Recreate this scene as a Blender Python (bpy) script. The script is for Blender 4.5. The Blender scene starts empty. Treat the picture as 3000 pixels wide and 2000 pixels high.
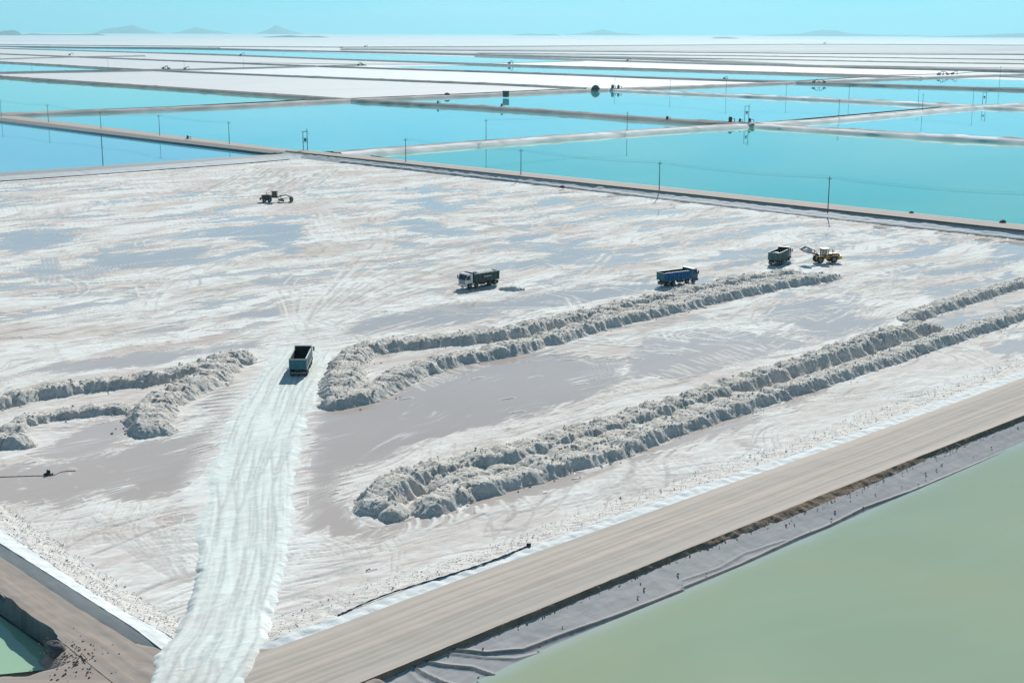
import bpy, math, random
import numpy as np
from mathutils import Matrix, Vector

# ------------------------------------------------------------------ camera
scene = bpy.context.scene
FPX = 3950.0            # focal length in pixels of a 3000 px wide picture
CAM_H = 50.0
HORIZON_V = 95.0
PITCH = math.atan((1000 - HORIZON_V) / FPX)
ROLL = math.atan(10.6 / 3000)
cam_data = bpy.data.cameras.new('camera')
cam_data.sensor_width = 36.0
cam_data.lens = 36.0 * FPX / 3000.0
cam_data.clip_start = 0.5
cam_data.clip_end = 120000
cam = bpy.data.objects.new('camera', cam_data)
scene.collection.objects.link(cam)
cam.matrix_world = Matrix.Translation((0, 0, CAM_H)) @ Matrix.Rotation(math.pi / 2 - PITCH, 4, 'X') @ Matrix.Rotation(ROLL, 4, 'Z')
scene.camera = cam

# ------------------------------------------------------------------ light
SUN_EL, SUN_AZ = math.radians(32.0), math.radians(11.0)    # azimuth clockwise from +Y
world = bpy.data.worlds.new('World')
scene.world = world
world.use_nodes = True
wn, wl = world.node_tree.nodes, world.node_tree.links
wn.clear()
sky = wn.new('ShaderNodeTexSky')
sky.sky_type = 'NISHITA'
sky.sun_disc = False
sky.sun_elevation = SUN_EL
sky.sun_rotation = SUN_AZ
sky.altitude = 3000
sky.air_density = 1.0
sky.dust_density = 0.6
sky.ozone_density = 1.0
tint = wn.new('ShaderNodeMix'); tint.data_type = 'RGBA'; tint.blend_type = 'MULTIPLY'
tint.inputs[0].default_value = 1.0
tint.inputs[7].default_value = (0.23, 0.56, 0.72, 1)
tc = wn.new('ShaderNodeTexCoord')
mp = wn.new('ShaderNodeMapping'); mp.inputs['Scale'].default_value = (5, 5, 26)
cn = wn.new('ShaderNodeTexNoise'); cn.inputs['Scale'].default_value = 1.0; cn.inputs['Detail'].default_value = 5
cr = wn.new('ShaderNodeMapRange'); cr.inputs[1].default_value = 0.45; cr.inputs[2].default_value = 0.8
cr.inputs[3].default_value = 0.0; cr.inputs[4].default_value = 0.22
veil = wn.new('ShaderNodeMix'); veil.data_type = 'RGBA'
veil.inputs[7].default_value = (8.5, 9.2, 9.6, 1)
bg = wn.new('ShaderNodeBackground'); bg.inputs[1].default_value = 0.1
wo = wn.new('ShaderNodeOutputWorld')
hs = wn.new('ShaderNodeHueSaturation'); hs.inputs['Saturation'].default_value = 0.55
wl.new(sky.outputs[0], hs.inputs['Color']); wl.new(hs.outputs[0], tint.inputs[6])
wl.new(tc.outputs['Generated'], mp.inputs[0]); wl.new(mp.outputs[0], cn.inputs['Vector'])
wl.new(cn.outputs[0], cr.inputs[0]); wl.new(cr.outputs[0], veil.inputs[0])
wl.new(tint.outputs[2], veil.inputs[6])
wl.new(veil.outputs[2], bg.inputs[0]); wl.new(bg.outputs[0], wo.inputs[0])

sun_d = bpy.data.lights.new('sun', 'SUN')
sun_d.energy = 4.7
sun_d.angle = math.radians(0.53)
sun_d.color = (1.0, 0.975, 0.90)
sun = bpy.data.objects.new('sun', sun_d)
scene.collection.objects.link(sun)
sdir = Vector((math.sin(SUN_AZ) * math.cos(SUN_EL), math.cos(SUN_AZ) * math.cos(SUN_EL), math.sin(SUN_EL)))
sun.rotation_euler = sdir.to_track_quat('Z', 'Y').to_euler()

vs = scene.view_settings
vs.view_transform = 'Standard'; vs.look = 'None'; vs.exposure = 0.24; vs.gamma = 1.0
vs.use_curve_mapping = False
scene.cycles.use_denoising = True
scene.cycles.max_bounces = 6
scene.cycles.volume_bounces = 0

# ------------------------------------------------------------------ helpers
C = scene.collection
rng = np.random.default_rng(7)
_cr, _sr = math.cos(ROLL), math.sin(ROLL)
_cp, _sp = math.cos(PITCH), math.sin(PITCH)


def at(u, v, z=0.0):
    """point of the place seen at photo pixel (u, v) on the level z"""
    x = (np.asarray(u, float) - 1500) / FPX
    y = -(np.asarray(v, float) - 1000) / FPX
    x, y = _cr * x - _sr * y, _sr * x + _cr * y
    dy = _cp + y * _sp
    dz = y * _cp - _sp
    t = (z - CAM_H) / dz
    return x * t, dy * t


def pts(lst, z=0.0, k=1.0, ou=0.0, ov=0.0):
    a = np.array(lst, float)
    X, Y = at(a[:, 0] * k + ou, a[:, 1] * k + ov, z)
    return np.stack([X, Y], 1)


FULL = 3000 / 2352.0


def full(lst, z=0.0):
    return pts(lst, z, FULL)


def _hash(ix, iy, seed):
    h = (ix.astype(np.int64) * 374761393 + iy.astype(np.int64) * 668265263 + seed * 974634777) & 0xFFFFFFFF
    h = ((h ^ (h >> 13)) * 1274126177) & 0xFFFFFFFF
    return h ^ (h >> 16)


def pnoise(x, y, seed=0):
    x = np.asarray(x, float); y = np.asarray(y, float)
    xi = np.floor(x); yi = np.floor(y)
    fx = x - xi; fy = y - yi
    u = fx * fx * fx * (fx * (fx * 6 - 15) + 10)
    v = fy * fy * fy * (fy * (fy * 6 - 15) + 10)
    r = []
    for dx in (0, 1):
        for dy in (0, 1):
            a = (_hash(xi + dx, yi + dy, seed) & 1023) * (2 * math.pi / 1024)
            r.append(np.cos(a) * (fx - dx) + np.sin(a) * (fy - dy))
    a = r[0] + v * (r[1] - r[0])
    b = r[2] + v * (r[3] - r[2])
    return (a + u * (b - a)) * 1.5


def fbm(x, y, octv=4, seed=0, gain=0.5):
    s = 0; a = 1.0; n = 0
    for o in range(octv):
        s = s + a * pnoise(x * 2 ** o + 17.3 * o, y * 2 ** o - 9.1 * o, seed + o)
        n += a; a *= gain
    return s / n


def smooth(e0, e1, x):
    t = np.clip((x - e0) / (e1 - e0), 0, 1)
    return t * t * (3 - 2 * t)


AZ1, AZ2 = math.radians(46.3), math.radians(136.3)      # the two directions of the pond grid


def st(X, Y, az=AZ1):
    s = X * math.sin(az) + Y * math.cos(az)
    t = X * math.cos(az) - Y * math.sin(az)
    return s, t


def xy(s, t, az=AZ1):
    return s * math.sin(az) + t * math.cos(az), s * math.cos(az) - t * math.sin(az)


def seg_dist(X, Y, poly, closed=False):
    d = np.full(X.shape, 1e9)
    n = len(poly)
    for i in range(n if closed else n - 1):
        a = poly[i]; b = poly[(i + 1) % n]
        ab = b - a; L = max(ab @ ab, 1e-9)
        h = np.clip(((X - a[0]) * ab[0] + (Y - a[1]) * ab[1]) / L, 0, 1)
        d = np.minimum(d, np.hypot(X - a[0] - h * ab[0], Y - a[1] - h * ab[1]))
    return d


def poly_sdf(X, Y, poly):
    """signed distance, positive inside"""
    inside = np.zeros(X.shape, bool)
    n = len(poly)
    for i in range(n):
        x1, y1 = poly[i]; x2, y2 = poly[(i + 1) % n]
        c = ((y1 > Y) != (y2 > Y)) & (X < (x2 - x1) * (Y - y1) / ((y2 - y1) if y2 != y1 else 1e-9) + x1)
        inside ^= c
    d = seg_dist(X, Y, poly, True)
    return np.where(inside, d, -d)


def resample(poly, step):
    poly = np.asarray(poly, float)
    L = np.concatenate([[0], np.cumsum(np.hypot(*np.diff(poly, axis=0).T))])
    n = max(2, int(L[-1] / step) + 1)
    q = np.linspace(0, L[-1], n)
    return np.stack([np.interp(q, L, poly[:, i]) for i in range(poly.shape[1])], 1), q


def smooth_path(poly, it=2):
    p = np.asarray(poly, float)
    for _ in range(it):
        q = [p[0]]
        for a, b in zip(p[:-1], p[1:]):
            q += [a * .75 + b * .25, a * .25 + b * .75]
        q.append(p[-1]); p = np.array(q)
    return p


def mesh_np(name, V, F, mat, parent=None, smooth_shade=True, attrs=None, mats=None, mat_idx=None, uv=None):
    me = bpy.data.meshes.new(name)
    V = np.asarray(V, np.float32); F = np.asarray(F, np.int32)
    nv, nf = len(V), len(F); k = F.shape[1]
    me.vertices.add(nv); me.vertices.foreach_set('co', V.ravel())
    me.loops.add(nf * k); me.loops.foreach_set('vertex_index', F.ravel())
    me.polygons.add(nf)
    me.polygons.foreach_set('loop_start', np.arange(0, nf * k, k, dtype=np.int32))
    me.polygons.foreach_set('use_smooth', np.full(nf, smooth_shade))
    for m in (mats or [mat]):
        me.materials.append(m)
    if mat_idx is not None:
        me.polygons.foreach_set('material_index', np.asarray(mat_idx, np.int32))
    me.update(calc_edges=True)
    for kx, val in (attrs or {}).items():
        a = me.attributes.new(kx, 'FLOAT', 'POINT')
        a.data.foreach_set('value', np.asarray(val, np.float32))
    if uv is not None:
        l = me.uv_layers.new(name='UVMap')
        l.data.foreach_set('uv', np.asarray(uv, np.float32)[F.ravel()].ravel())
    o = bpy.data.objects.new(name, me)
    C.objects.link(o)
    if parent is not None:
        o.parent = parent
    return o


def grid_faces(nr, nc):
    i = np.arange(nr - 1)[:, None] * nc + np.arange(nc - 1)[None, :]
    return np.stack([i, i + 1, i + nc + 1, i + nc], -1).reshape(-1, 4)


def structure(o, label=None, cat=None):
    o['kind'] = 'structure'
    if label: o['label'] = label
    if cat: o['category'] = cat
    return o


def tag(o, label, cat, group=None):
    o['label'] = label; o['category'] = cat
    if group: o['group'] = group
    return o


def empty(name, loc, az=math.pi / 2, label=None, cat=None, group=None):
    """az: heading of local +X, clockwise from +Y"""
    o = bpy.data.objects.new(name, None)
    o.empty_display_size = 0.5
    C.objects.link(o)
    o.location = loc; o.rotation_euler = (0, 0, math.pi / 2 - az)
    if label: tag(o, label, cat, group)
    return o


class MB:
    """collects simple solids into one mesh"""
    def __init__(s): s.v = []; s.f = []

    def _add(s, v, f):
        n = len(s.v); s.v += [tuple(p) for p in v]; s.f += [tuple(i + n for i in q) for q in f]; return s

    def box(s, x0, x1, y0, y1, z0, z1, M=None):
        v = [Vector((x, y, z)) for x in (x0, x1) for y in (y0, y1) for z in (z0, z1)]
        if M: v = [M @ p for p in v]
        return s._add(v, [(0, 1, 3, 2), (4, 6, 7, 5), (0, 4, 5, 1), (2, 3, 7, 6), (0, 2, 6, 4), (1, 5, 7, 3)])

    def prism_y(s, prof, y0, y1, inset=0.0):
        """profile in (x, z) extruded along y, optionally with a chamfer on both ends"""
        n = len(prof)
        cx = sum(p[0] for p in prof) / n; cz = sum(p[1] for p in prof) / n
        rings = []
        if inset:
            sc = lambda p, k: (cx + (p[0] - cx) * k, cz + (p[1] - cz) * k)
            k = 0.93
            rings = [([sc(p, k) for p in prof], y0), (prof, y0 + inset), (prof, y1 - inset), ([sc(p, k) for p in prof], y1)]
        else:
            rings = [(prof, y0), (prof, y1)]
        v = [(p[0], y, p[1]) for pr, y in rings for p in pr]
        f = [tuple(range(n))[::-1], tuple(range((len(rings) - 1) * n, len(rings) * n))]
        for r in range(len(rings) - 1):
            for i in range(n):
                a = r * n + i; b = r * n + (i + 1) % n
                f.append((a, b, b + n, a + n))
        return s._add(v, f)

    def prism_x(s, prof, x0, x1):
        n = len(prof)
        v = [(x, p[0], p[1]) for x in (x0, x1) for p in prof]
        f = [tuple(range(n))[::-1], tuple(range(n, 2 * n))] + [(i, (i + 1) % n, (i + 1) % n + n, i + n) for i in range(n)]
        return s._add(v, f)

    def tube(s, a, b, r, r2=None, n=8):
        a, b = Vector(a), Vector(b); r2 = r if r2 is None else r2
        d = (b - a).normalized()
        e = d.orthogonal().normalized(); g = d.cross(e)
        v = []
        for p, rr in ((a, r), (b, r2)):
            for i in range(n):
                t = 2 * math.pi * i / n
                v.append(p + (e * math.cos(t) + g * math.sin(t)) * rr)
        f = [tuple(range(n))[::-1], tuple(range(n, 2 * n))] + [(i, (i + 1) % n, (i + 1) % n + n, i + n) for i in range(n)]
        return s._add(v, f)

    def path(s, P, r, n=6):
        for a, b in zip(P[:-1], P[1:]): s.tube(a, b, r, n=n)
        return s

    def lathe_y(s, prof, cx, cy, cz, n=20):
        """profile of (radius, y offset) turned about the y axis"""
        m = len(prof); v = []
        for i in range(n):
            t = 2 * math.pi * i / n
            for r, y in prof: v.append((cx + r * math.cos(t), cy + y, cz + r * math.sin(t)))
        f = []
        for i in range(n):
            j = (i + 1) % n
            for k in range(m - 1): f.append((i * m + k, i * m + k + 1, j * m + k + 1, j * m + k))
        return s._add(v, f)

    def build(s, name, mat, parent=None, sm=False):
        me = bpy.data.meshes.new(name)
        me.from_pydata(s.v, [], s.f)
        import bmesh
        bm = bmesh.new(); bm.from_mesh(me)
        bmesh.ops.recalc_face_normals(bm, faces=bm.faces); bm.to_mesh(me); bm.free()
        me.materials.append(mat)
        if sm: me.shade_smooth()
        o = bpy.data.objects.new(name, me)
        C.objects.link(o)
        if parent is not None: o.parent = parent
        return o


# ------------------------------------------------------------------ materials
def mat(name):
    m = bpy.data.materials.new(name); m.use_nodes = True
    nt = m.node_tree
    return m, nt.nodes, nt.links, nt.nodes['Principled BSDF']


def node(nodes, kind, **kw):
    n = nodes.new(kind)
    for k, v in kw.items():
        if k.startswith('i_'): n.inputs[k[2:]].default_value = v
        else: setattr(n, k, v)
    return n


def mixc(nodes, links, fac, a, b, blend='MIX'):
    m = nodes.new('ShaderNodeMix'); m.data_type = 'RGBA'; m.blend_type = blend
    for sock, val in ((m.inputs[0], fac), (m.inputs[6], a), (m.inputs[7], b)):
        if hasattr(val, 'is_linked') or hasattr(val, 'links'): links.new(val, sock)
        elif isinstance(val, (int, float)): sock.default_value = val
        else: sock.default_value = (*val, 1) if len(val) == 3 else val
    return m.outputs[2]


def mapr(nodes, links, src, a, b, c=0.0, d=1.0):
    m = nodes.new('ShaderNodeMapRange')
    links.new(src, m.inputs[0])
    for i, v in enumerate((a, b, c, d)): m.inputs[i + 1].default_value = v
    return m.outputs[0]


def noise(nodes, links, coord, scale, sxyz=(1, 1, 1), rot=0.0, detail=4, rough=0.55, dist=0.0):
    mpn = nodes.new('ShaderNodeMapping'); mpn.vector_type = 'TEXTURE' if False else 'POINT'
    r = nodes.new('ShaderNodeVectorRotate'); r.rotation_type = 'Z_AXIS'; r.inputs['Angle'].default_value = rot
    links.new(coord, r.inputs[0])
    mpn.inputs['Scale'].default_value = sxyz
    links.new(r.outputs[0], mpn.inputs[0])
    n = nodes.new('ShaderNodeTexNoise')
    n.inputs['Scale'].default_value = scale; n.inputs['Detail'].default_value = detail
    n.inputs['Roughness'].default_value = rough; n.inputs['Distortion'].default_value = dist
    links.new(mpn.outputs[0], n.inputs['Vector'])
    return n.outputs[0]


def bump(nodes, links, h, strength, dist, bsdf):
    b = nodes.new('ShaderNodeBump'); b.inputs['Strength'].default_value = strength; b.inputs['Distance'].default_value = dist
    links.new(h, b.inputs['Height']); links.new(b.outputs[0], bsdf.inputs['Normal'])


def simple(name, col, rough=0.6, metal=0.0, spec=0.5, vary=0.0, vscale=2.0):
    m, n, l, b = mat(name)
    b.inputs['Roughness'].default_value = rough; b.inputs['Metallic'].default_value = metal
    b.inputs['Specular IOR Level'].default_value = spec
    if vary:
        t = n.new('ShaderNodeTexCoord')
        f = noise(n, l, t.outputs['Object'], vscale, detail=5)
        c = mixc(n, l, mapr(n, l, f, 0.3, 0.7), tuple(x * (1 - vary) for x in col), tuple(min(1, x * (1 + vary)) for x in col))
        l.new(c, b.inputs['Base Color'])
    else:
        b.inputs['Base Color'].default_value = (*col, 1)
    return m


def attr(nodes, name):
    a = nodes.new('ShaderNodeAttribute'); a.attribute_name = name
    return a.outputs['Fac']


def salt_floor_mat(name, white=(0.85, 0.86, 0.845), cream=(0.61, 0.54, 0.51), wetc=(0.52, 0.445, 0.41), dark=(0.36, 0.34, 0.32)):
    m, n, l, b = mat(name)
    tcn = n.new('ShaderNodeTexCoord'); o = tcn.outputs['Object']
    rot = -(math.pi / 2 - AZ1)
    wet, cre, dk = attr(n, 'wet'), attr(n, 'cream'), attr(n, 'dark')
    fine = noise(n, l, o, 0.8, (0.4, 1.0, 1), rot + 0.15, 6, 0.65, 1.2)
    big = noise(n, l, o, 0.05, (0.35, 1, 1), rot, 5, 0.6, 0.5)
    col = mixc(n, l, mapr(n, l, big, 0.35, 0.7), white, tuple(x * 0.93 for x in white))
    col = mixc(n, l, mapr(n, l, fine, 0.47, 0.72, 0, 0.5), col, (0.60, 0.585, 0.575))
    mid = noise(n, l, o, 0.24, (0.45, 1.0, 1), rot + 0.35, 6, 0.7, 1.5)
    col = mixc(n, l, mapr(n, l, mid, 0.5, 0.75, 0, 0.5), col, (0.62, 0.57, 0.52))
    c2 = n.new('ShaderNodeMath'); c2.operation = 'MULTIPLY'
    l.new(cre, c2.inputs[0]); l.new(mapr(n, l, fine, 0.3, 0.62, 0.55, 1.0), c2.inputs[1])
    col = mixc(n, l, c2.outputs[0], col, cream)
    # the wet film keeps pale threads of crust where the noise runs high
    w2 = n.new('ShaderNodeMath'); w2.operation = 'MULTIPLY'
    l.new(wet, w2.inputs[0]); l.new(mapr(n, l, noise(n, l, o, 0.5, (0.12, 1, 1), rot, 4, 0.6), 0.62, 0.85, 1.0, 0.75), w2.inputs[1])
    wc = mixc(n, l, mapr(n, l, noise(n, l, o, 0.025, (0.5, 1, 1), rot, 4, 0.55), 0.35, 0.7), wetc, tuple(x * 0.86 for x in wetc))
    col = mixc(n, l, w2.outputs[0], col, wc)
    d2 = n.new('ShaderNodeMath'); d2.operation = 'MULTIPLY'
    l.new(dk, d2.inputs[0]); l.new(mapr(n, l, noise(n, l, o, 1.4, detail=3), 0.3, 0.6, 0.4, 1), d2.inputs[1])
    col = mixc(n, l, d2.outputs[0], col, dark)
    l.new(col, b.inputs['Base Color'])
    l.new(mapr(n, l, w2.outputs[0], 0.45, 0.58, 0.85, 0.07), b.inputs['Roughness'])
    l.new(mapr(n, l, w2.outputs[0], 0.60, 0.72, 0.0, 0.15), b.inputs['Specular IOR Level'])
    bp = n.new('ShaderNodeMath'); bp.operation = 'MULTIPLY'
    inv = mapr(n, l, w2.outputs[0], 0.15, 0.5, 1.0, 0.0)
    l.new(fine, bp.inputs[0]); l.new(inv, bp.inputs[1])
    bump(n, l, bp.outputs[0], 0.5, 0.25, b)
    return m


def ground_mat():
    m, n, l, b = mat('salt_flat')
    o = n.new('ShaderNodeTexCoord').outputs['Object']
    big = noise(n, l, o, 0.0011, (1, 0.5, 1), 0.2, 6, 0.6, 0.4)
    fine = noise(n, l, o, 0.03, (0.3, 1, 1), -(math.pi / 2 - AZ1), 6, 0.65)
    c = mixc(n, l, mapr(n, l, big, 0.4, 0.65), (0.72, 0.725, 0.735), (0.62, 0.635, 0.66))
    c = mixc(n, l, mapr(n, l, fine, 0.5, 0.75, 0, 0.4), c, (0.62, 0.63, 0.64))
    l.new(c, b.inputs['Base Color'])
    b.inputs['Roughness'].default_value = 0.85; b.inputs['Specular IOR Level'].default_value = 0.15
    return m


def field_mat(name, c1, c2, rough=0.8, scale=0.02):
    m, n, l, b = mat(name)
    o = n.new('ShaderNodeTexCoord').outputs['Object']
    f = noise(n, l, o, scale, (0.25, 1, 1), -(math.pi / 2 - AZ1), 6, 0.65, 0.5)
    g = noise(n, l, o, scale * 8, (0.2, 1, 1), -(math.pi / 2 - AZ2), 5, 0.65)
    c = mixc(n, l, mapr(n, l, f, 0.35, 0.68), c1, c2)
    c = mixc(n, l, mapr(n, l, g, 0.5, 0.8, 0, 0.35), c, tuple(x * 0.8 for x in c2))
    l.new(c, b.inputs['Base Color'])
    b.inputs['Roughness'].default_value = rough; b.inputs['Specular IOR Level'].default_value = 0.2
    return m


def water_mat(name, c1, c2, scale=0.01, rough=0.03, edge=False):
    m, n, l, b = mat(name)
    o = n.new('ShaderNodeTexCoord').outputs['Object']
    f = noise(n, l, o, scale, (0.6, 1, 1), 0.6, 5, 0.5, 0.6)
    f2 = noise(n, l, o, scale * 5, (0.25, 1, 1), -0.5, 5, 0.6, 0.8)
    c = mixc(n, l, mapr(n, l, f, 0.3, 0.7), c1, c2)
    c = mixc(n, l, mapr(n, l, f2, 0.45, 0.75, 0, 0.35), c, tuple(min(1, x * 1.12 + .02) for x in c2))
    if edge: c = mixc(n, l, attr(n, 'shallow'), c, (0.40, 0.46, 0.42))
    l.new(c, b.inputs['Base Color'])
    b.inputs['Roughness'].default_value = rough
    b.inputs['IOR'].default_value = 1.34
    w = noise(n, l, o, 1.1, (1, 0.6, 1), 0.4, 3, 0.6)
    bump(n, l, w, 0.02, 0.05, b)
    return m


def strip_mat(name, c1, c2, streak=6.0, lumps=0.5, rough=0.85, bs=0.4, bd=0.15, c3=None, sxs=0.02, spec=0.25):
    """surface of a long strip: UV u runs along it in metres, v across in metres"""
    m, n, l, b = mat(name)
    uvn = n.new('ShaderNodeUVMap').outputs[0]
    f = noise(n, l, uvn, streak, (sxs, 1, 1), 0, 5, 0.6)
    g = noise(n, l, uvn, lumps, (1, 1, 1), 0, 6, 0.65, 0.3)
    fz = noise(n, l, uvn, streak * 3.1, (sxs * 1.5, 1, 1), 0, 4, 0.6)
    c = mixc(n, l, mapr(n, l, f, 0.38, 0.62), c1, c2)
    c = mixc(n, l, mapr(n, l, fz, 0.5, 0.7, 0, 0.45), c, tuple(x * 0.8 for x in c2))
    c = mixc(n, l, mapr(n, l, g, 0.45, 0.75, 0, 0.5), c, c3 or tuple(x * 0.85 for x in c1))
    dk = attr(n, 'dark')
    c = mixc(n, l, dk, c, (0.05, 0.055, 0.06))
    l.new(c, b.inputs['Base Color'])
    b.inputs['Roughness'].default_value = rough; b.inputs['Specular IOR Level'].default_value = spec
    bump(n, l, g, bs, bd, b)
    return m


M = {}
M['floor'] = salt_floor_mat('pond_salt')
M['haul'] = salt_floor_mat('haul_salt', white=(0.80, 0.855, 0.836), cream=(0.66, 0.62, 0.58), dark=(0.46, 0.48, 0.475))
M['ground'] = ground_mat()
M['white_field'] = field_mat('white_salt_field', (0.76, 0.785, 0.79), (0.70, 0.72, 0.735))
M['pale_field'] = field_mat('pale_salt_field', (0.60, 0.61, 0.63), (0.655, 0.665, 0.68))
M['grey_field'] = field_mat('grey_salt_field', (0.30, 0.31, 0.34), (0.44, 0.44, 0.46), scale=0.004)
M['mid_field'] = field_mat('banded_salt_field', (0.40, 0.41, 0.43), (0.58, 0.58, 0.60), scale=0.003)
M['water_near'] = water_mat('turquoise_brine', (0.03, 0.37, 0.27), (0.05, 0.40, 0.31), 0.006)
M['water_blue'] = water_mat('blue_brine', (0.08, 0.48, 0.52), (0.11, 0.54, 0.57), 0.004)
M['water_left'] = water_mat('pale_blue_brine', (0.16, 0.44, 0.56), (0.20, 0.50, 0.62), 0.006)
M['water_teal'] = water_mat('teal_brine', (0.14, 0.56, 0.42), (0.10, 0.55, 0.48), 0.003)
M['water_cyan'] = water_mat('cyan_brine', (0.02, 0.58, 0.62), (0.04, 0.6, 0.62), 0.003)
M['water_far'] = water_mat('far_turquoise_brine', (0.14, 0.58, 0.56), (0.18, 0.60, 0.58), 0.002)
M['water_green'] = water_mat('green_brine', (0.37, 0.40, 0.255), (0.29, 0.385, 0.275), 0.02, 0.04, True)
M['water_mint'] = water_mat('mint_brine', (0.34, 0.52, 0.36), (0.36, 0.52, 0.36), 0.02, 0.05)
M['road'] = strip_mat('dirt_road', (0.535, 0.46, 0.405), (0.42, 0.385, 0.355), 0.6, 0.22, 0.9, 0.3, 0.1, (0.46, 0.39, 0.34), 0.012)
M['road_left'] = strip_mat('brown_dirt_road', (0.40, 0.33, 0.29), (0.30, 0.265, 0.245), 1.4, 0.4, 0.9, 0.3, 0.1, (0.36, 0.27, 0.22), 0.03)
M['far_road'] = strip_mat('far_dirt_road', (0.36, 0.31, 0.28), (0.40, 0.36, 0.33), 1.0, 0.1, 0.9, 0.1, 0.1, (0.33, 0.29, 0.27))
M['dark_road'] = strip_mat('dark_dirt_road', (0.15, 0.14, 0.135), (0.20, 0.185, 0.175), 1.0, 0.1, 0.9, 0.1, 0.1, (0.21, 0.2, 0.19))
M['brown_soil'] = strip_mat('brown_soil', (0.25, 0.17, 0.12), (0.33, 0.23, 0.165), 1.5, 1.1, 0.95, 1.0, 0.3, (0.12, 0.085, 0.065), 0.3)
M['white_bank'] = strip_mat('white_salt_bank', (0.78, 0.81, 0.82), (0.72, 0.75, 0.76), 2.0, 0.9, 0.85, 0.5, 0.2, (0.60, 0.61, 0.62), 0.1)
M['rough_bank'] = strip_mat('rough_salt_bank', (0.66, 0.63, 0.60), (0.60, 0.57, 0.55), 1.0, 0.8, 0.9, 0.9, 0.3, (0.48, 0.46, 0.45), 0.4)
M['grey_bank'] = strip_mat('grey_salt_bank', (0.62, 0.64, 0.66), (0.52, 0.55, 0.58), 1.2, 0.35, 0.85, 0.4, 0.2, (0.42, 0.44, 0.46), 0.04)
M['liner'] = strip_mat('dusty_pond_liner', (0.44, 0.43, 0.44), (0.37, 0.365, 0.375), 1.6, 0.8, 0.8, 0.35, 0.08, (0.48, 0.46, 0.455), 0.08)
M['liner_grey'] = strip_mat('grey_pond_liner', (0.27, 0.29, 0.30), (0.31, 0.33, 0.34), 1.2, 0.4, 0.7, 0.2, 0.08, (0.24, 0.25, 0.26), 0.05)
M['liner_dark'] = strip_mat('black_pond_liner', (0.03, 0.055, 0.065), (0.10, 0.13, 0.14), 1.0, 1.2, 0.5, 0.9, 0.25, (0.02, 0.03, 0.035), 0.5, 0.5)
M['dike_side'] = strip_mat('dike_side', (0.44, 0.425, 0.41), (0.36, 0.345, 0.335), 0.8, 0.06, 0.9, 0.3, 0.3, (0.60, 0.61, 0.62), 0.05)
M['dike_white'] = strip_mat('white_dike_side', (0.84, 0.86, 0.86), (0.78, 0.80, 0.80), 0.8, 0.06, 0.9, 0.3, 0.3, (0.62, 0.60, 0.58), 0.05)


def windrow_mat():
    m, n, l, b = mat('dumped_salt')
    o = n.new('ShaderNodeTexCoord').outputs['Object']
    f = noise(n, l, o, 0.35, detail=6, rough=0.65)
    g = noise(n, l, o, 2.2, detail=5, rough=0.7)
    c = mixc(n, l, mapr(n, l, f, 0.35, 0.7), (0.78, 0.745, 0.705), (0.68, 0.63, 0.575))
    c = mixc(n, l, mapr(n, l, g, 0.45, 0.75, 0, 0.6), c, (0.54, 0.50, 0.46))
    l.new(c, b.inputs['Base Color'])
    b.inputs['Roughness'].default_value = 0.9; b.inputs['Specular IOR Level'].default_value = 0.15
    g2 = noise(n, l, o, 4.5, detail=4, rough=0.7)
    ad = n.new('ShaderNodeMath'); l.new(g, ad.inputs[0]); l.new(g2, ad.inputs[1])
    bump(n, l, ad.outputs[0], 0.9, 0.25, b)
    return m


M['windrow'] = windrow_mat()
M['rock'] = simple('salt_lumps', (0.78, 0.77, 0.75), 0.9, vary=0.15, vscale=0.5)
M['dark_rock'] = simple('dark_clods', (0.17, 0.135, 0.11), 0.95, vary=0.3, vscale=1.0)
M['tyre'] = simple('tyre_rubber', (0.018, 0.019, 0.02), 0.85, vary=0.3)
M['rim_grey'] = simple('grey_wheel_rim', (0.20, 0.22, 0.23), 0.6)
M['rim_pale'] = simple('pale_wheel_rim', (0.34, 0.35, 0.34), 0.55)
M['chassis'] = simple('dark_chassis_steel', (0.022, 0.026, 0.03), 0.7, vary=0.3)
M['glass'] = simple('dark_cab_glass', (0.008, 0.012, 0.016), 0.06, spec=0.6)
M['lamp_red'] = simple('red_lamp', (0.10, 0.015, 0.015), 0.3)
M['lamp_clear'] = simple('clear_lamp', (0.7, 0.72, 0.72), 0.15)
M['cab_white'] = simple('white_cab_paint', (0.74, 0.72, 0.73), 0.35, vary=0.06)
M['cab_teal'] = simple('dark_teal_paint', (0.005, 0.11, 0.22), 0.5, vary=0.25)
M['body_blue'] = simple('blue_tipper_paint', (0.004, 0.075, 0.26), 0.6, spec=0.25, vary=0.3)
M['body_teal'] = simple('teal_tipper_paint', (0.01, 0.13, 0.17), 0.5, vary=0.25)
M['body_green'] = simple('green_black_tipper_paint', (0.012, 0.045, 0.045), 0.5, vary=0.3)
M['body_silver'] = simple('dusty_grey_tipper_paint', (0.40, 0.42, 0.43), 0.5, vary=0.2)
M['body_greyteal'] = simple('dusty_teal_grey_paint', (0.055, 0.115, 0.115), 0.6, vary=0.4)
M['cab_grey'] = simple('dusty_grey_cab_paint', (0.42, 0.41, 0.40), 0.5, vary=0.15)
M['body_inside'] = simple('dark_tipper_inside', (0.02, 0.022, 0.026), 0.8, vary=0.3)
M['yellow'] = simple('dusty_yellow_paint', (0.60, 0.30, 0.05), 0.5, vary=0.3, vscale=3)
M['yellow_brown'] = simple('dusty_brown_yellow_paint', (0.24, 0.15, 0.075), 0.6, vary=0.3, vscale=3)
M['bucket'] = simple('worn_bucket_steel', (0.36, 0.34, 0.35), 0.6, metal=0.2, vary=0.25)
M['pole'] = simple('weathered_pole', (0.06, 0.062, 0.06), 0.9, vary=0.3)
M['insulator'] = simple('insulator', (0.18, 0.17, 0.16), 0.4)
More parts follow.
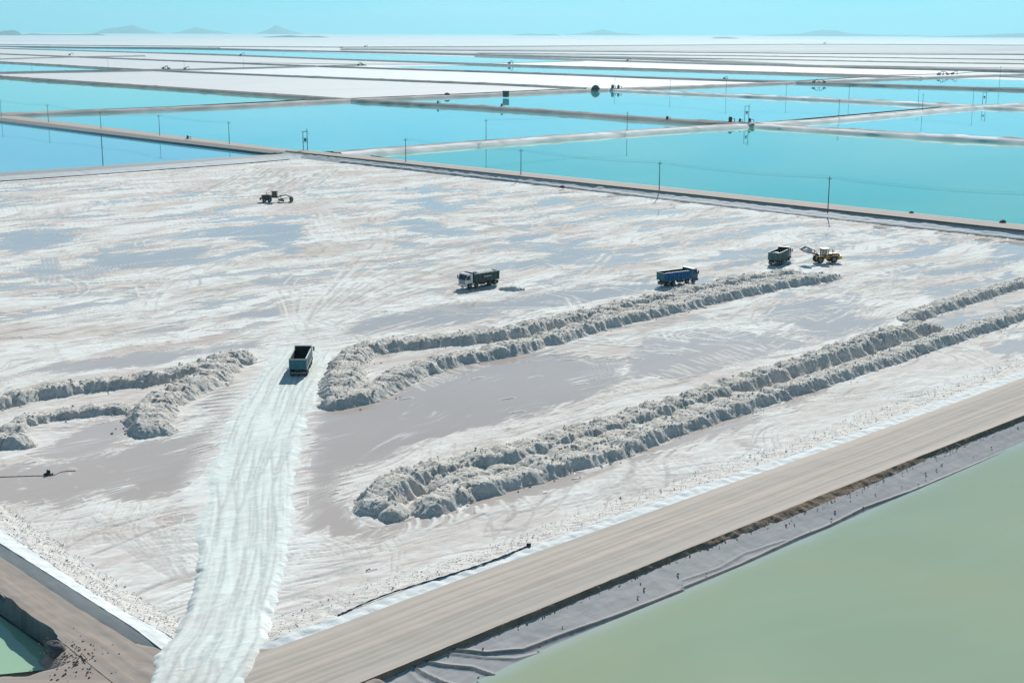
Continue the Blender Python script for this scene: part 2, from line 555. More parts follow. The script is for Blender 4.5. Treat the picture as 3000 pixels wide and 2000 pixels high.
M['wire'] = simple('wire', (0.05, 0.055, 0.06), 0.6)
M['machine'] = simple('dark_machine_paint', (0.02, 0.045, 0.055), 0.6, vary=0.3)
M['tank'] = simple('dark_teal_tank', (0.02, 0.05, 0.06), 0.6, vary=0.3)
M['tarp'] = simple('dark_tarpaulin', (0.02, 0.03, 0.032), 0.6, vary=0.3)
M['pipe'] = simple('black_plastic_pipe', (0.03, 0.045, 0.055), 0.5)
M['mound'] = simple('dark_soil_mound', (0.10, 0.095, 0.10), 0.95, vary=0.3)
M['orange'] = simple('rusty_orange_rod', (0.40, 0.13, 0.04), 0.7, vary=0.3)
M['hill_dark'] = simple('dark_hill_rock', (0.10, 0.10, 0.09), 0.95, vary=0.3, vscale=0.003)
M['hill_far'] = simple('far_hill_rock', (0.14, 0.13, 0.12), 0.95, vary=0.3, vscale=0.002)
M['mound_strip'] = strip_mat('grey_stockpile', (0.24, 0.25, 0.26), (0.30, 0.31, 0.32), 1.0, 0.1, 0.9, 0.1, 0.1)

# ------------------------------------------------------------------ ground sheet, hills
GZ = -0.95
gx = np.array([-24000, -6000, -2000, -600, -200, 0, 200, 600, 2000, 6000, 24000], float)
gy = np.array([-240, 0, 150, 400, 800, 1600, 3200, 6400, 12000, 22000, 34000], float)
GX, GY = np.meshgrid(gx, gy)
V = np.stack([GX.ravel(), GY.ravel(), np.full(GX.size, GZ)], 1)
structure(mesh_np('ground', V, grid_faces(len(gy), len(gx)), M['ground']), 'white salt flat reaching to the horizon')


def hill(u0, u1, peaks, dist, m, seed, label):
    """peaks: (u, pixels above the base) outline of a hill standing at a distance"""
    pu = np.array([u0] + [p[0] for p in peaks] + [u1], float)
    ph = np.array([0] + [p[1] for p in peaks] + [0], float)
    n, k = 90, 16
    us = np.linspace(u0, u1, n)
    prof = np.interp(us, pu, ph)
    ker = np.array([1, 2, 3, 2, 1.]); ker /= ker.sum()
    prof = np.convolve(np.pad(prof, 2, mode='edge'), ker, 'valid'); prof[0] = prof[-1] = 0
    x = (us - 1500) / FPX * dist
    hh = prof * 0.86 / FPX * dist
    depth = 0.10 * dist
    V = []
    for j in range(k):
        q = j / (k - 1)
        f = math.sin(math.pi * q) ** 0.8
        nn = fbm(us / 9.0 + j * 0.35, np.full(n, j * 0.5 + seed), 4, seed)
        z = hh * f * (1 + 0.22 * nn) + GZ - 1.0
        V.append(np.stack([x * (1 + 0.10 * (q - .5)), np.full(n, dist + (q - 0.5) * depth), z], 1))
    o = mesh_np('hill', np.concatenate(V), grid_faces(k, n), m)
    return structure(o, label)


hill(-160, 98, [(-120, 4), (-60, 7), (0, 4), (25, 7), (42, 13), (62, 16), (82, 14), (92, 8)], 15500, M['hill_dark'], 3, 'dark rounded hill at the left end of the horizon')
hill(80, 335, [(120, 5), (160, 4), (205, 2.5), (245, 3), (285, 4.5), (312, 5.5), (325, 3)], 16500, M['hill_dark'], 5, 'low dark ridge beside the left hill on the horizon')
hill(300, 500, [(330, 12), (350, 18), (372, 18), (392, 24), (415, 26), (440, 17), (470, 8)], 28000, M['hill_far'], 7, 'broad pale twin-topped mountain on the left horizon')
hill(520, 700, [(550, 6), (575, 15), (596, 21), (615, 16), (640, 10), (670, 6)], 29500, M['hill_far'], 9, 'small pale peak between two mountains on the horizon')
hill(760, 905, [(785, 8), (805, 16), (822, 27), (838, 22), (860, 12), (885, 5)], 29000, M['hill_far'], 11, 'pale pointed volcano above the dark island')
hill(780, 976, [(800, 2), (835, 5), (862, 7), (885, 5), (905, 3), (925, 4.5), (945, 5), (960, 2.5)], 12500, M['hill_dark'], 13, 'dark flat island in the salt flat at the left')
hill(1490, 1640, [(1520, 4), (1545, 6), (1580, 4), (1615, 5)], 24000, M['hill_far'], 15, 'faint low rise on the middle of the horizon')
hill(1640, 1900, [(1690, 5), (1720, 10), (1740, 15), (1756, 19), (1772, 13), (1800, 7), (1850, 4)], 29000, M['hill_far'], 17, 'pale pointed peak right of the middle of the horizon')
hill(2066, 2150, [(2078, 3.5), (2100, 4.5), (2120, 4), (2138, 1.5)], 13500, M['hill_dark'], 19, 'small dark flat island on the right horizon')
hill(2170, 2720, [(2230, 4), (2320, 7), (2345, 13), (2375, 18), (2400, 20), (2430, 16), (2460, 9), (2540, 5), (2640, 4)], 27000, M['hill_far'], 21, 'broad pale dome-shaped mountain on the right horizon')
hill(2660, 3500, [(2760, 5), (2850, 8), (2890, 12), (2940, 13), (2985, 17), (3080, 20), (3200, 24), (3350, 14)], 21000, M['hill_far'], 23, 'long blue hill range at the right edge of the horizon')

# ------------------------------------------------------------------ ponds and salt fields beyond the main pond
WZ = -0.25


def sheet(name, lst, z, m, label):
    p = pts(lst, z)
    me = bpy.data.meshes.new(name)
    me.from_pydata([(x, y, z) for x, y in p], [], [tuple(range(len(p)))])
    me.materials.append(m)
    me.update()
    if me.polygons[0].normal.z < 0: me.flip_normals()
    o = bpy.data.objects.new(name, me); C.objects.link(o)
    return structure(o, label)


sheet('pond_water', [(1040, 449), (1425, 420), (2000, 380), (2180, 369), (2215, 366), (2553, 390), (3000, 415), (3700, 470), (3700, 740), (3000, 666), (2000, 560), (1300, 486)], WZ, M['water_near'], 'large turquoise pond behind the right bank road')
sheet('pond_water', [(10, 333), (500, 321), (1010, 297), (1510, 321), (2000, 357), (2195, 365), (2000, 372), (1425, 410), (985, 443), (895, 446), (500, 402), (-30, 340)], WZ, M['water_blue'], 'bright blue pond in the middle with the power poles in front')
sheet('pond_water', [(-700, 268), (0, 352), (500, 413), (815, 452), (700, 463), (300, 490), (0, 510), (-700, 565)], WZ, M['water_left'], 'pale blue pond at the left edge behind the main salt pond')
sheet('pond_water', [(-600, 165), (0, 226), (500, 257), (960, 288), (500, 312), (0, 331), (-600, 360)], WZ, M['water_teal'], 'teal green pond at the left below a white salt field')
sheet('pond_water', [(1040, 292), (1400, 277), (1725, 265), (1850, 262), (2000, 272), (2425, 291), (2800, 309), (2500, 335), (2215, 360), (2000, 349), (1510, 315)], WZ, M['water_blue'], 'blue pond behind the central dike with dark machines on its shore')
sheet('pond_water', [(2225, 361), (2468, 345), (2808, 313), (3000, 319), (3600, 345), (3600, 435), (3000, 407), (2553, 385)], WZ, M['water_blue'], 'blue pond at the right edge between two dikes')
sheet('pond_water', [(1900, 263), (2000, 258), (2300, 246), (2400, 243), (2638, 252), (3000, 264), (3600, 285), (3600, 342), (3000, 314), (2850, 308), (2425, 289), (2000, 271)], WZ, M['water_blue'], 'blue pond strip at the right behind a row of poles')
sheet('pond_water', [(2400, 240), (2600, 232), (2760, 229), (3000, 236), (3500, 250), (3500, 277), (3000, 258), (2638, 249)], WZ, M['water_blue'], 'narrow blue pond far right below the machines on the dike')
sheet('pond_water', [(2880, 222), (3000, 217.5), (3300, 214), (3300, 232), (3000, 227)], WZ, M['water_left'], 'thin blue pond sliver at the far right edge')
sheet('pond_water', [(1120, 197), (1425, 190), (2000, 205), (2595, 222), (2330, 237), (2000, 229), (1553, 212)], WZ, M['water_far'], 'long turquoise pond strip in the middle distance')
sheet('pond_water', [(90, 139), (319, 141.5), (616, 144), (1000, 156), (1425, 168), (1720, 179), (1425, 186), (1000, 172.5), (595, 157), (340, 151), (0, 141)], WZ, M['water_far'], 'farthest long turquoise pond strip at the left')
sheet('pond_water', [(-400, 166), (0, 182.5), (200, 193), (410, 203.5), (200, 207), (0, 211), (-400, 225)], WZ, M['water_cyan'], 'bright cyan pond wedge at the left edge')
sheet('salt_field', [(-300, 205), (0, 215), (425, 207), (1000, 229), (1510, 248), (1700, 258), (1400, 272), (1020, 288), (500, 254), (0, 222)], WZ - 0.05, M['pale_field'], 'pale dry salt field left of the blue pond')
sheet('salt_field', [(440, 204), (1064, 189.5), (1553, 214), (2000, 231), (2370, 240), (2298, 240), (2000, 253), (1740, 261), (1510, 247), (1000, 227)], WZ - 0.05, M['white_field'], 'bright white dry salt field in the middle distance')
sheet('salt_field', [(0, 160), (340, 171), (723, 186), (985, 195), (425, 203), (215, 193), (0, 181)], WZ - 0.05, M['pale_field'], 'pale dry salt field above the cyan pond wedge')
sheet('salt_field', [(340, 151.5), (595, 160), (1000, 175), (1425, 188), (1064, 188), (723, 184), (213, 166), (0, 157), (0, 143)], WZ - 0.05, M['pale_field'], 'pale salt field strip below the farthest pond')
sheet('salt_field', [(1425, 187), (1720, 180), (2000, 190), (2361, 198), (2893, 207), (2800, 215), (2600, 220), (2000, 203)], WZ - 0.05, M['white_field'], 'white salt field above the long turquoise strip')
sheet('salt_field', [(1000, 139), (2000, 134), (2400, 130), (3000, 133), (3400, 134), (3400, 160), (3000, 158), (2300, 152), (1600, 147), (1000, 143)], WZ - 0.05, M['grey_field'], 'dark grey drying field at the right below the horizon')
sheet('salt_field', [(1000, 145), (1600, 149), (2300, 156), (3000, 162), (3300, 165), (3300, 200), (3000, 200), (2361, 190), (2000, 170), (1425, 158), (1000, 149)], WZ - 0.05, M['mid_field'], 'pale banded salt field at the far right')


def dike(lst, w, h, sides, top, label, side_w=4.0, seed=1, lip=0.35):
    p = smooth_path(pts(lst, h), 1)
    q, L = resample(p, 1.0)
    d0 = np.hypot(q[:, 0], q[:, 1])
    # station spacing grows with the distance
    keep = [0]; last = 0
    for i in range(1, len(q)):
        if L[i] - L[last] > max(1.5, d0[i] / 260.0): keep.append(i); last = i
    keep.append(len(q) - 1)
    q = q[keep]; L = L[keep]
    tg = np.gradient(q, axis=0); tg /= np.maximum(np.hypot(tg[:, 0], tg[:, 1]), 1e-9)[:, None]
    nrm = np.stack([tg[:, 1], -tg[:, 0]], 1)
    nn = lambda k: fbm(L / 14.0, np.full(len(L), seed * 3.1 + k), 4, seed + k)
    offs = [-w / 2 - side_w, -w / 2 - side_w * .5, -w / 2, -w / 2 + 0.9, w / 2 - 0.9, w / 2, w / 2 + side_w * .5, w / 2 + side_w]
    zs = [GZ - .1, h * .42, h, h - .12, h - .12, h, h * .42, GZ - .1]
    V = []; uv = []; dk = []
    for k, (o, z) in enumerate(zip(offs, zs)):
        oo = o + nn(k) * (1.3 if k in (0, 7) else 0.5)
        zz = z + (nn(k + 20) * 0.22 + (np.maximum(nn(k + 40), 0) * lip * 2 if k in (2, 5) else 0) if 0 < k < 7 else 0)
        V.append(np.stack([q[:, 0] + nrm[:, 0] * oo, q[:, 1] + nrm[:, 1] * oo, np.full(len(q), z) * 1.0 * 0 + zz], 1))
        uv.append(np.stack([L, np.full(len(q), o)], 1))
        dk.append(np.clip(smooth(0.0, 0.3, nn(k + 60)), 0, 1) * (0.6 if k in (2, 5) else 0.25 if k in (1, 6) else 0.0))
    nk = len(offs); n = len(q)
    V = np.stack(V, 1).reshape(-1, 3); uv = np.stack(uv, 1).reshape(-1, 2); dk = np.stack(dk, 1).ravel()
    F = grid_faces(n, nk)
    mi = np.tile(np.array([0, 1, 1, 1, 1, 1, 2] if top is M['dark_road'] else [0, 0, 1, 1, 1, 2, 2]), n - 1)
    o = mesh_np('dike', V, F, None, mats=[sides[0], top, sides[1]], mat_idx=mi, uv=uv, attrs={'dark': dk})
    return structure(o, label)


DS, DW, FR, DR = M['dike_side'], M['dike_white'], M['far_road'], M['dark_road']
# nearer grid of dikes
dike([(985, 446), (1425, 412), (2000, 372), (2212, 361), (2468, 345), (2808, 313), (3000, 302), (3600, 262)], 5, 1.5, (DS, DW), M['far_road'], 'white crusted dike running right from the far pond corner', 5, 2)
dike([(-600, 170), (0, 224), (500, 255), (1000, 289), (1510, 315), (2000, 351), (2212, 362)], 6, 1.7, (DS, DS), DR, 'long dark-topped dike crossing the middle of the view', 5, 3, 0.6)
dike([(2205, 361.5), (2553, 384), (3000, 408), (3500, 436)], 5, 1.5, (DW, DW), FR, 'white crusted dike with dark dashes at the right behind the big pond', 5, 23, 0.8)
dike([(-600, 358), (0, 331), (500, 315), (1000, 291), (1400, 275), (1723, 261), (2000, 252), (2298, 240), (2723, 225), (3000, 216), (3500, 199)], 6, 1.6, (DS, DS), FR, 'brown dike road rising to the right behind the blue pond', 5, 4)
dike([(-300, 166), (0, 180), (425, 204), (1000, 227), (1510, 246), (1723, 257)], 6, 1.6, (DS, DS), DR, 'grey dike above the pale dry field', 5, 5)
dike([(1718, 256.8), (2000, 270), (2425, 288), (2808, 306), (3000, 315), (3500, 338)], 5, 1.5, (DW, DW), FR, 'pale crusted dike carrying the thin far poles', 5, 25, 0.8)
dike([(-200, 150), (0, 157), (340, 170), (723, 185), (1000, 195), (1553, 212), (2000, 229), (2383, 240), (2638, 248), (3000, 260), (3400, 273)], 7, 1.8, (DS, DS), DR, 'grey dike along the far edge of the white field', 5, 6)
dike([(0, 141), (595, 158), (1000, 173), (1425, 187), (2000, 203), (2595, 221), (2690, 225.6)], 8, 2.0, (DS, DS), DR, 'far grey dike below the farthest pond strip', 6, 7)
dike([(0, 134.5), (319, 138.5), (616, 141), (1000, 150), (1425, 159.5), (2000, 173), (2361, 192), (2893, 204), (3190, 209.5)], 10, 2.6, (DS, DS), DR, 'farthest dark dike line at the left', 6, 8)
dike([(300, 137.8), (330, 137.6), (470, 138.4), (600, 139.5), (640, 140)], 10, 2.4, (M['mound_strip'], M['mound_strip']), M['mound_strip'], 'dark low stockpile bank behind the farthest pond', 8, 18)
dike([(-300, 219), (0, 212), (425, 205), (700, 199), (1064, 189)], 7, 1.8, (DS, DS), DR, 'grey cross dike under the cyan pond wedge', 5, 9)
dike([(-200, 178), (0, 172), (213, 166), (420, 163)], 8, 1.8, (DS, DS), DR, 'short faint cross dike at the far left', 5, 10)
dike([(1000, 137.5), (1600, 134.5), (2000, 131.5), (2420, 128.5), (3000, 132), (3300, 134)], 12, 2.6, (DS, DS), DR, 'far grey embankment along the bright salt flat', 8, 11)
dike([(1400, 163), (2000, 183), (2361, 190), (3000, 204)], 8, 1.8, (DS, DS), DR, 'faint far dike above the white field at the right', 6, 12)
dike([(1000, 144), (1500, 148), (2000, 152), (2500, 157), (3000, 159), (3300, 160)], 9, 2.0, (DW, DS), DR, 'faint far dike in the grey drying fields', 6, 13)
dike([(1400, 155), (2000, 161), (2500, 167), (3000, 174)], 8, 1.6, (DS, DS), DR, 'second faint far dike in the grey drying fields', 6, 14)
dike([(1700, 166), (2200, 172), (2700, 182), (3100, 187)], 8, 1.6, (DW, DS), DR, 'third faint far dike in the pale banded field', 6, 15)
dike([(0, 130), (300, 133), (700, 136), (1060, 138)], 9, 1.6, (DS, DS), DR, 'thin far bank line on the left salt flat', 6, 16)


def strip(name, az, rails, s0, s1, ds, nc, m, label=None, rough=0.0, rscale=0.5, seed=0, wave=0.0, folds=None, kind='structure', sink=None):
    """long strip between two rails given as (pixels, level); both follow the direction az"""
    s = np.arange(s0, s1 + ds, ds)
    R = []
    for lst, z in rails:
        p = pts(lst, z); ps, ptt = st(p[:, 0], p[:, 1], az)
        i = np.argsort(ps); ps, ptt = ps[i], ptt[i]
        t = np.interp(s, ps, ptt)
        k0 = (ptt[1] - ptt[0]) / (ps[1] - ps[0]); k1 = (ptt[-1] - ptt[-2]) / (ps[-1] - ps[-2])
        t = np.where(s < ps[0], ptt[0] + k0 * (s - ps[0]), t)
        t = np.where(s > ps[-1], ptt[-1] + k1 * (s - ps[-1]), t)
        R.append((t, z))
    q = np.linspace(0, 1, nc)[None, :]
    tt = R[0][0][:, None] * (1 - q) + R[1][0][:, None] * q
    zz = R[0][1] * (1 - q) + R[1][1] * q + np.zeros_like(tt)
    ss = np.repeat(s[:, None], nc, 1)
    if wave:
        tt = tt + wave * fbm(ss / 9.0, tt * 0 + seed, 4, seed + 5)
    X, Y = xy(ss, tt, az)
    edge = np.minimum(1, 4 * np.minimum(q, 1 - q) + 0.15)
    if rough:
        zz = zz + rough * edge * fbm(ss * rscale, tt * rscale, 4, seed)
    if sink: zz = zz - sink[2] * smooth(sink[0], sink[1], ss)
    dk = np.zeros_like(zz)
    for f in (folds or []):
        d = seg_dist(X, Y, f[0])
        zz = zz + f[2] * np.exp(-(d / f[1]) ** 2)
        # each fold line also gets a darker colour along its length
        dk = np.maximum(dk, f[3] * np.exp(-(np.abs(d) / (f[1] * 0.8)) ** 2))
    V = np.stack([X.ravel(), Y.ravel(), zz.ravel()], 1)
    F = grid_faces(len(s), nc)
    uv = np.stack([ss.ravel(), tt.ravel()], 1)
    o = mesh_np(name, V, F, m, uv=uv, attrs={'dark': dk.ravel()})
    me = o.data
    if me.polygons[0].normal.z < 0: me.flip_normals()
    if kind: o['kind'] = kind
    if label: o['label'] = label
    return o


def srange(lst, az, z=0.0):
    p = pts(lst, z); return st(p[:, 0], p[:, 1], az)[0]


# far right bank of the main pond (road with the pole row)
a1 = [(1000, 451), (1500, 502), (2000, 553.5), (2500, 606), (3000, 659)]
b1 = [(1000, 459), (1500, 513), (2000, 566), (2500, 620), (3000, 674)]
c1 = [(1000, 478), (1500, 534), (2000, 592), (2425, 641), (3000, 704)]
sr = srange([(905, 445), (3000, 700)], AZ2)
S0, S1 = min(sr), max(sr) + 130
strip('bank_road', AZ2, [(a1, 2.0), (b1, 2.0)], S0 + 8, S1, 2.0, 8, M['far_road'], 'brown dirt road on the far right bank of the salt pond', 0.15, 0.2, 31)
strip('road_shoulder', AZ2, [([(u, v - 1.5) for u, v in a1], GZ - .1), (a1, 2.0)], S0 + 8, S1, 2.0, 4, DS, 'water side slope of the far right bank road', 0.1, 0.3, 32)
strip('road_shoulder', AZ2, [(b1, 2.0), ([(u, v + 4) for u, v in b1], 1.55)], S0 + 8, S1, 1.0, 4, M['brown_soil'], 'dark soil edge below the far right bank road', 0.25, 0.6, 33)
strip('salt_bank', AZ2, [([(u, v + 4) for u, v in b1], 1.55), (c1, 0.05)], S0 + 8, S1, 0.8, 12, M['grey_bank'], 'grey white slope below the far right bank road', 0.28, 0.35, 34, 0.25,
      folds=[(pts([(u, v - 1) for u, v in c1], 0.05), 0.55, 0.25, 0.55), (pts([(u, v - 9) for u, v in c1], 0.5), 0.35, 0.10, 0.22)])
# far left bank
a2 = [(0, 506), (300, 486), (700, 459), (850, 450)]
b2 = [(0, 517), (300, 496), (700, 466), (850, 456)]
c2 = [(0, 532), (300, 511), (700, 481), (850, 468)]
sr = srange([(0, 520), (860, 455)], AZ1)
strip('bank_road', AZ1, [(a2, 1.2), (b2, 1.2)], min(sr) - 90, max(sr) + 6, 2.0, 6, M['liner_grey'], 'grey road on the far left bank of the salt pond', 0.12, 0.2, 35)
strip('road_shoulder', AZ1, [([(u, v - 1) for u, v in a2], GZ - .1), (a2, 1.2)], min(sr) - 90, max(sr) + 6, 2.0, 4, DS, 'water side slope of the far left bank road', 0.1, 0.3, 36)
strip('salt_bank', AZ1, [(b2, 1.2), (c2, 0.05)], min(sr) - 90, max(sr) + 4, 0.8, 10, M['grey_bank'], 'pale slope below the far left bank road', 0.2, 0.3, 37, 0.25,
      folds=[(pts(c2, 0.05), 0.55, 0.25, 0.75)])
# road dike running up-left from the far corner
a3 = [(-200, 310), (0, 335), (300, 371), (500, 396), (890, 443)]
b3 = [(-200, 321), (0, 345), (300, 381), (500, 406), (885, 450)]
c3 = [(-200, 331), (0, 354), (300, 391), (500, 415), (810, 451)]
d3 = [(-200, 337), (0, 360), (300, 396), (500, 420), (800, 454)]
sr = srange([(-200, 330), (880, 447)], AZ2)
strip('bank_road', AZ2, [(b3, 0.75), (c3, 0.7)], min(sr), max(sr) + 2, 2.5, 6, M['dark_road'], 'dark dike road running up left from the far corner', 0.1, 0.2, 38)
strip('salt_bank', AZ2, [(a3, -0.15), (b3, 0.78)], min(sr), max(sr) + 2, 2.5, 6, M['far_road'], 'pinkish water side slope of the dark dike road', 0.15, 0.2, 39)
strip('salt_bank', AZ2, [(c3, 0.7), (d3, -0.32)], min(sr), max(sr), 2.5, 6, M['white_bank'], 'white crusted slope of the dark dike road', 0.2, 0.2, 40, 0.3)
# ------------------------------------------------------------------ near roads, banks and liners
RZ = 1.0
up = [(812, 1894), (1000, 1826), (1427, 1667), (2000, 1465), (2384, 1330), (3000, 1105)]       # road edge on the pond side
lo = [(1051, 2000), (1372, 1868), (2000, 1612), (2709, 1330), (3000, 1216)]                     # road edge on the green pond side
br = [(1082, 2008), (1214, 1952), (1461, 1853), (2000, 1632), (2417, 1473), (2752, 1330), (3000, 1230)]
ln = [(1403, 2000), (1600, 1905), (2000, 1735), (2427, 1550), (3000, 1295)]
N0 = srange([(560, 1990)], AZ1, RZ)[0]
N1 = srange([(3000, 1105)], AZ1, RZ)[0] + 70
def lane(f, wob, seed):
    s_ = np.arange(N0, N1, 3.0); tt = []
    for l_ in (up, lo):
        a, b = st(*pts(l_, RZ).T); i = np.argsort(a)
        c_ = np.polyfit(a, b, 1)
        tt.append(np.where((s_ < a.min()) | (s_ > a.max()), np.polyval(c_, s_), np.interp(s_, a[i], b[i])))
    t_ = tt[0] * (1 - f) + tt[1] * f + wob * pnoise(s_ / 22, s_ * 0 + seed, seed)
    return np.stack(xy(s_, t_), 1)


ruts_r = [(lane(f, 0.5, 40 + i), w_, -0.03, d_ * 1.6) for i, (f, w_, d_) in enumerate([(.18, .22, .10), (.37, .22, .12), (.44, .3, .10), (.57, .22, .12), (.63, .35, .13), (.80, .22, .10), (.30, .16, .08), (.71, .16, .10)])]
strip('dirt_road', AZ1, [(up, RZ), (lo, RZ)], N0, N1, 0.6, 56, M['road'], 'wide tan dirt road along the green pond', 0.06, 0.3, 51, folds=ruts_r)
wb = [(700, 1905), (812, 1868), (1000, 1800), (1200, 1722), (1427, 1646), (2000, 1440), (2384, 1309), (3000, 1084)]
rb = [(640, 1890), (812, 1822), (1000, 1752), (1427, 1612), (2000, 1406), (2384, 1276), (3000, 1050)]
NB = srange([(800, 1880)], AZ1, 1.0)[0]
strip('salt_bank', AZ1, [(wb, 1.12), ([(u, v + 1) for u, v in up], 0.97)], NB - 9, N1, 0.35, 8, M['white_bank'], 'white salt crust edge of the tan road', 0.22, 0.8, 52, 0.12, sink=(NB + 2, NB - 6, 0.5))
strip('salt_bank', AZ1, [(rb, -0.05), (wb, 1.12)], NB - 9, N1, 0.35, 14, M['rough_bank'], 'rubbly salt slope between the pond and the tan road', 0.30, 0.9, 53, sink=(NB + 2, NB - 6, 0.5))
strip('road_shoulder', AZ1, [(lo, RZ + 0.01), (br, 0.55)], N0 + 6, N1, 0.3, 8, M['brown_soil'], 'dark brown soil shoulder of the tan road', 0.30, 0.9, 54, 0.18)
P5 = lambda l, z: pts(l, z, 1 / 2.34, 1000, 1330)
P6 = lambda l, z: pts(l, z, 1 / 2.34, 2000, 1330)
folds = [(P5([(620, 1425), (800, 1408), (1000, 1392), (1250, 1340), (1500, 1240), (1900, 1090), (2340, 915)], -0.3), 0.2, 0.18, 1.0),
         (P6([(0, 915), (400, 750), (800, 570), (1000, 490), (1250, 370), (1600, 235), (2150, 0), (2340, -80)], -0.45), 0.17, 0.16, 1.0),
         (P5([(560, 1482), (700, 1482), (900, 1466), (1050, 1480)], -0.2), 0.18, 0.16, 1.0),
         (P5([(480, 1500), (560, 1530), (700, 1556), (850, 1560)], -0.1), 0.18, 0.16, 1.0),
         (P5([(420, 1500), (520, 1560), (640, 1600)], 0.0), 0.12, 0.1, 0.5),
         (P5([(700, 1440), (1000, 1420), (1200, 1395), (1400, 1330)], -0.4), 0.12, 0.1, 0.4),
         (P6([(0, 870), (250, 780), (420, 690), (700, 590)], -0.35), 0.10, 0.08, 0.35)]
strip('pond_liner', AZ1, [([(u, v - 3) for u, v in br], 0.58), ([(u, v + 6) for u, v in ln], -0.75)], N0 + 6, N1, 0.22, 34, M['liner'], 'dusty grey liner slope of the green pond', 0.06, 0.5, 55, 0.05, folds)
gs, gt = st(*pts(ln, -0.6).T)
gi = np.argsort(gs); k0 = np.polyfit(gs[gi], gt[gi], 1)
sg = np.arange(N0 - 60, N1 + 10, 1.0)
tg_ = np.interp(sg, gs[gi], gt[gi]); tg_ = np.where((sg < gs.min()) | (sg > gs.max()), np.polyval(k0, sg), tg_)
offs_ = np.array([-1.2, -0.4, 0.2, 0.9, 1.7, 2.6, 3.6, 5, 9, 20, 60, 160])
SS = np.repeat(sg[:, None], len(offs_), 1); TT = tg_[:, None] + offs_[None]
XX, YY = xy(SS, TT)
sh_ = np.exp(-np.maximum(offs_[None] + 0.5 * fbm(SS / 6, TT * 0, 3, 57), 0) / 0.6)
o = mesh_np('pond_water', np.stack([XX.ravel(), YY.ravel(), np.full(XX.size, -0.6)], 1), grid_faces(*SS.shape), M['water_green'], attrs={'shallow': sh_.ravel()})
if o.data.polygons[0].normal.z < 0: o.data.flip_normals()
structure(o, 'milky green pond filling the lower right corner')

# left road and its small pond
gl0 = [(-200, 1452), (0, 1590), (200, 1716), (440, 1868)]
gl1 = [(-200, 1490), (0, 1629), (200, 1762), (420, 1898)]
wl0 = [(-200, 1405), (0, 1545), (200, 1685), (330, 1772), (520, 1868)]
rl0 = [(-200, 1335), (0, 1478), (120, 1560), (260, 1655), (420, 1760), (560, 1840)]
dl0 = [(-200, 1590), (0, 1734), (85, 1810), (165, 1862), (250, 1930)]
wl1 = [(-200, 1672), (0, 1808), (124, 1895), (200, 1950)]
L0 = srange([(-200, 1490)], AZ2, RZ)[0] - 40
L1 = srange([(470, 1930)], AZ2, RZ)[0]
LB = srange([(450, 1880)], AZ2, RZ)[0]
strip('dirt_road', AZ2, [(gl1, RZ - .02), ([(u, v + 4) for u, v in dl0], RZ - .02)], L0, L1 + 8, 0.4, 20, M['road_left'], 'rutted brown road at the lower left corner', 0.14, 0.5, 61)
strip('pond_liner', AZ2, [(gl0, 1.32), (gl1, 0.98)], L0, LB + 7, 0.4, 8, M['liner_grey'], 'smooth grey liner face beside the lower left road', 0.06, 0.4, 62, sink=(LB - 4, LB + 4, 0.5))
strip('salt_bank', AZ2, [(wl0, 1.05), (gl0, 1.34)], L0, LB + 7, 0.3, 10, M['white_bank'], 'bright white salt berm at the lower left', 0.16, 0.7, 63, sink=(LB - 4, LB + 4, 0.45))
strip('salt_bank', AZ2, [(rl0, -0.05), (wl0, 1.07)], L0, LB + 7, 0.3, 16, M['rough_bank'], 'rubbly salt slope at the lower left of the pond', 0.30, 0.9, 64, sink=(LB - 4, LB + 4, 0.4))
lfold = [(pts([(-20, 1760 + k * 14), (60, 1800 + k * 16), (160, 1858 + k * 10)], 0.3), 0.28, 0.38, 0.0) for k in range(5)]
LD = srange([(175, 1885)], AZ2, 0.3)[0]
strip('pond_liner', AZ2, [(dl0, RZ + .0), (wl1, -0.65)], L0, LD, 0.25, 20, M['liner_dark'], 'wrinkled black liner slope of the small green pond', 0.36, 1.5, 65, 0.1, lfold)
sheet('pond_water', [(-300, 1600), (0, 1803), (124, 1890), (180, 1936), (160, 1958), (0, 1974), (-300, 2010)], -0.5, M['water_mint'], 'small mint green pond in the lower left corner')
# dirt apron at the corner where the roads meet
ap = pts([(-250, 2080), (-120, 1990), (0, 1972), (80, 1972), (170, 1945), (155, 1880), (200, 1862), (420, 1880), (560, 1890), (900, 1890), (1120, 1985), (1000, 2100), (600, 2300), (0, 2300)], 0.96)
xs = np.arange(ap[:, 0].min() - 1, ap[:, 0].max() + 1, 0.3); ys = np.arange(ap[:, 1].min() - 1, ap[:, 1].max() + 1, 0.3)
AX, AY = np.meshgrid(xs, ys)
sd = poly_sdf(AX, AY, ap) + 0.5 * fbm(AX * .5, AY * .5, 3, 71)
AZv = 0.945 + 0.03 * fbm(AX * .45, AY * .45, 4, 72) - smooth(0.6, -1.6, sd) * 1.7
F = grid_faces(*AX.shape); ok = (sd.ravel() > -1.8)[F].all(1)
structure(mesh_np('dirt_apron', np.stack([AX.ravel(), AY.ravel(), AZv.ravel()], 1), F[ok], M['road_left'], uv=np.stack([AX.ravel(), AY.ravel()], 1),
                  attrs={'dark': np.zeros(AX.size)}), 'rutted brown dirt apron where the roads meet')

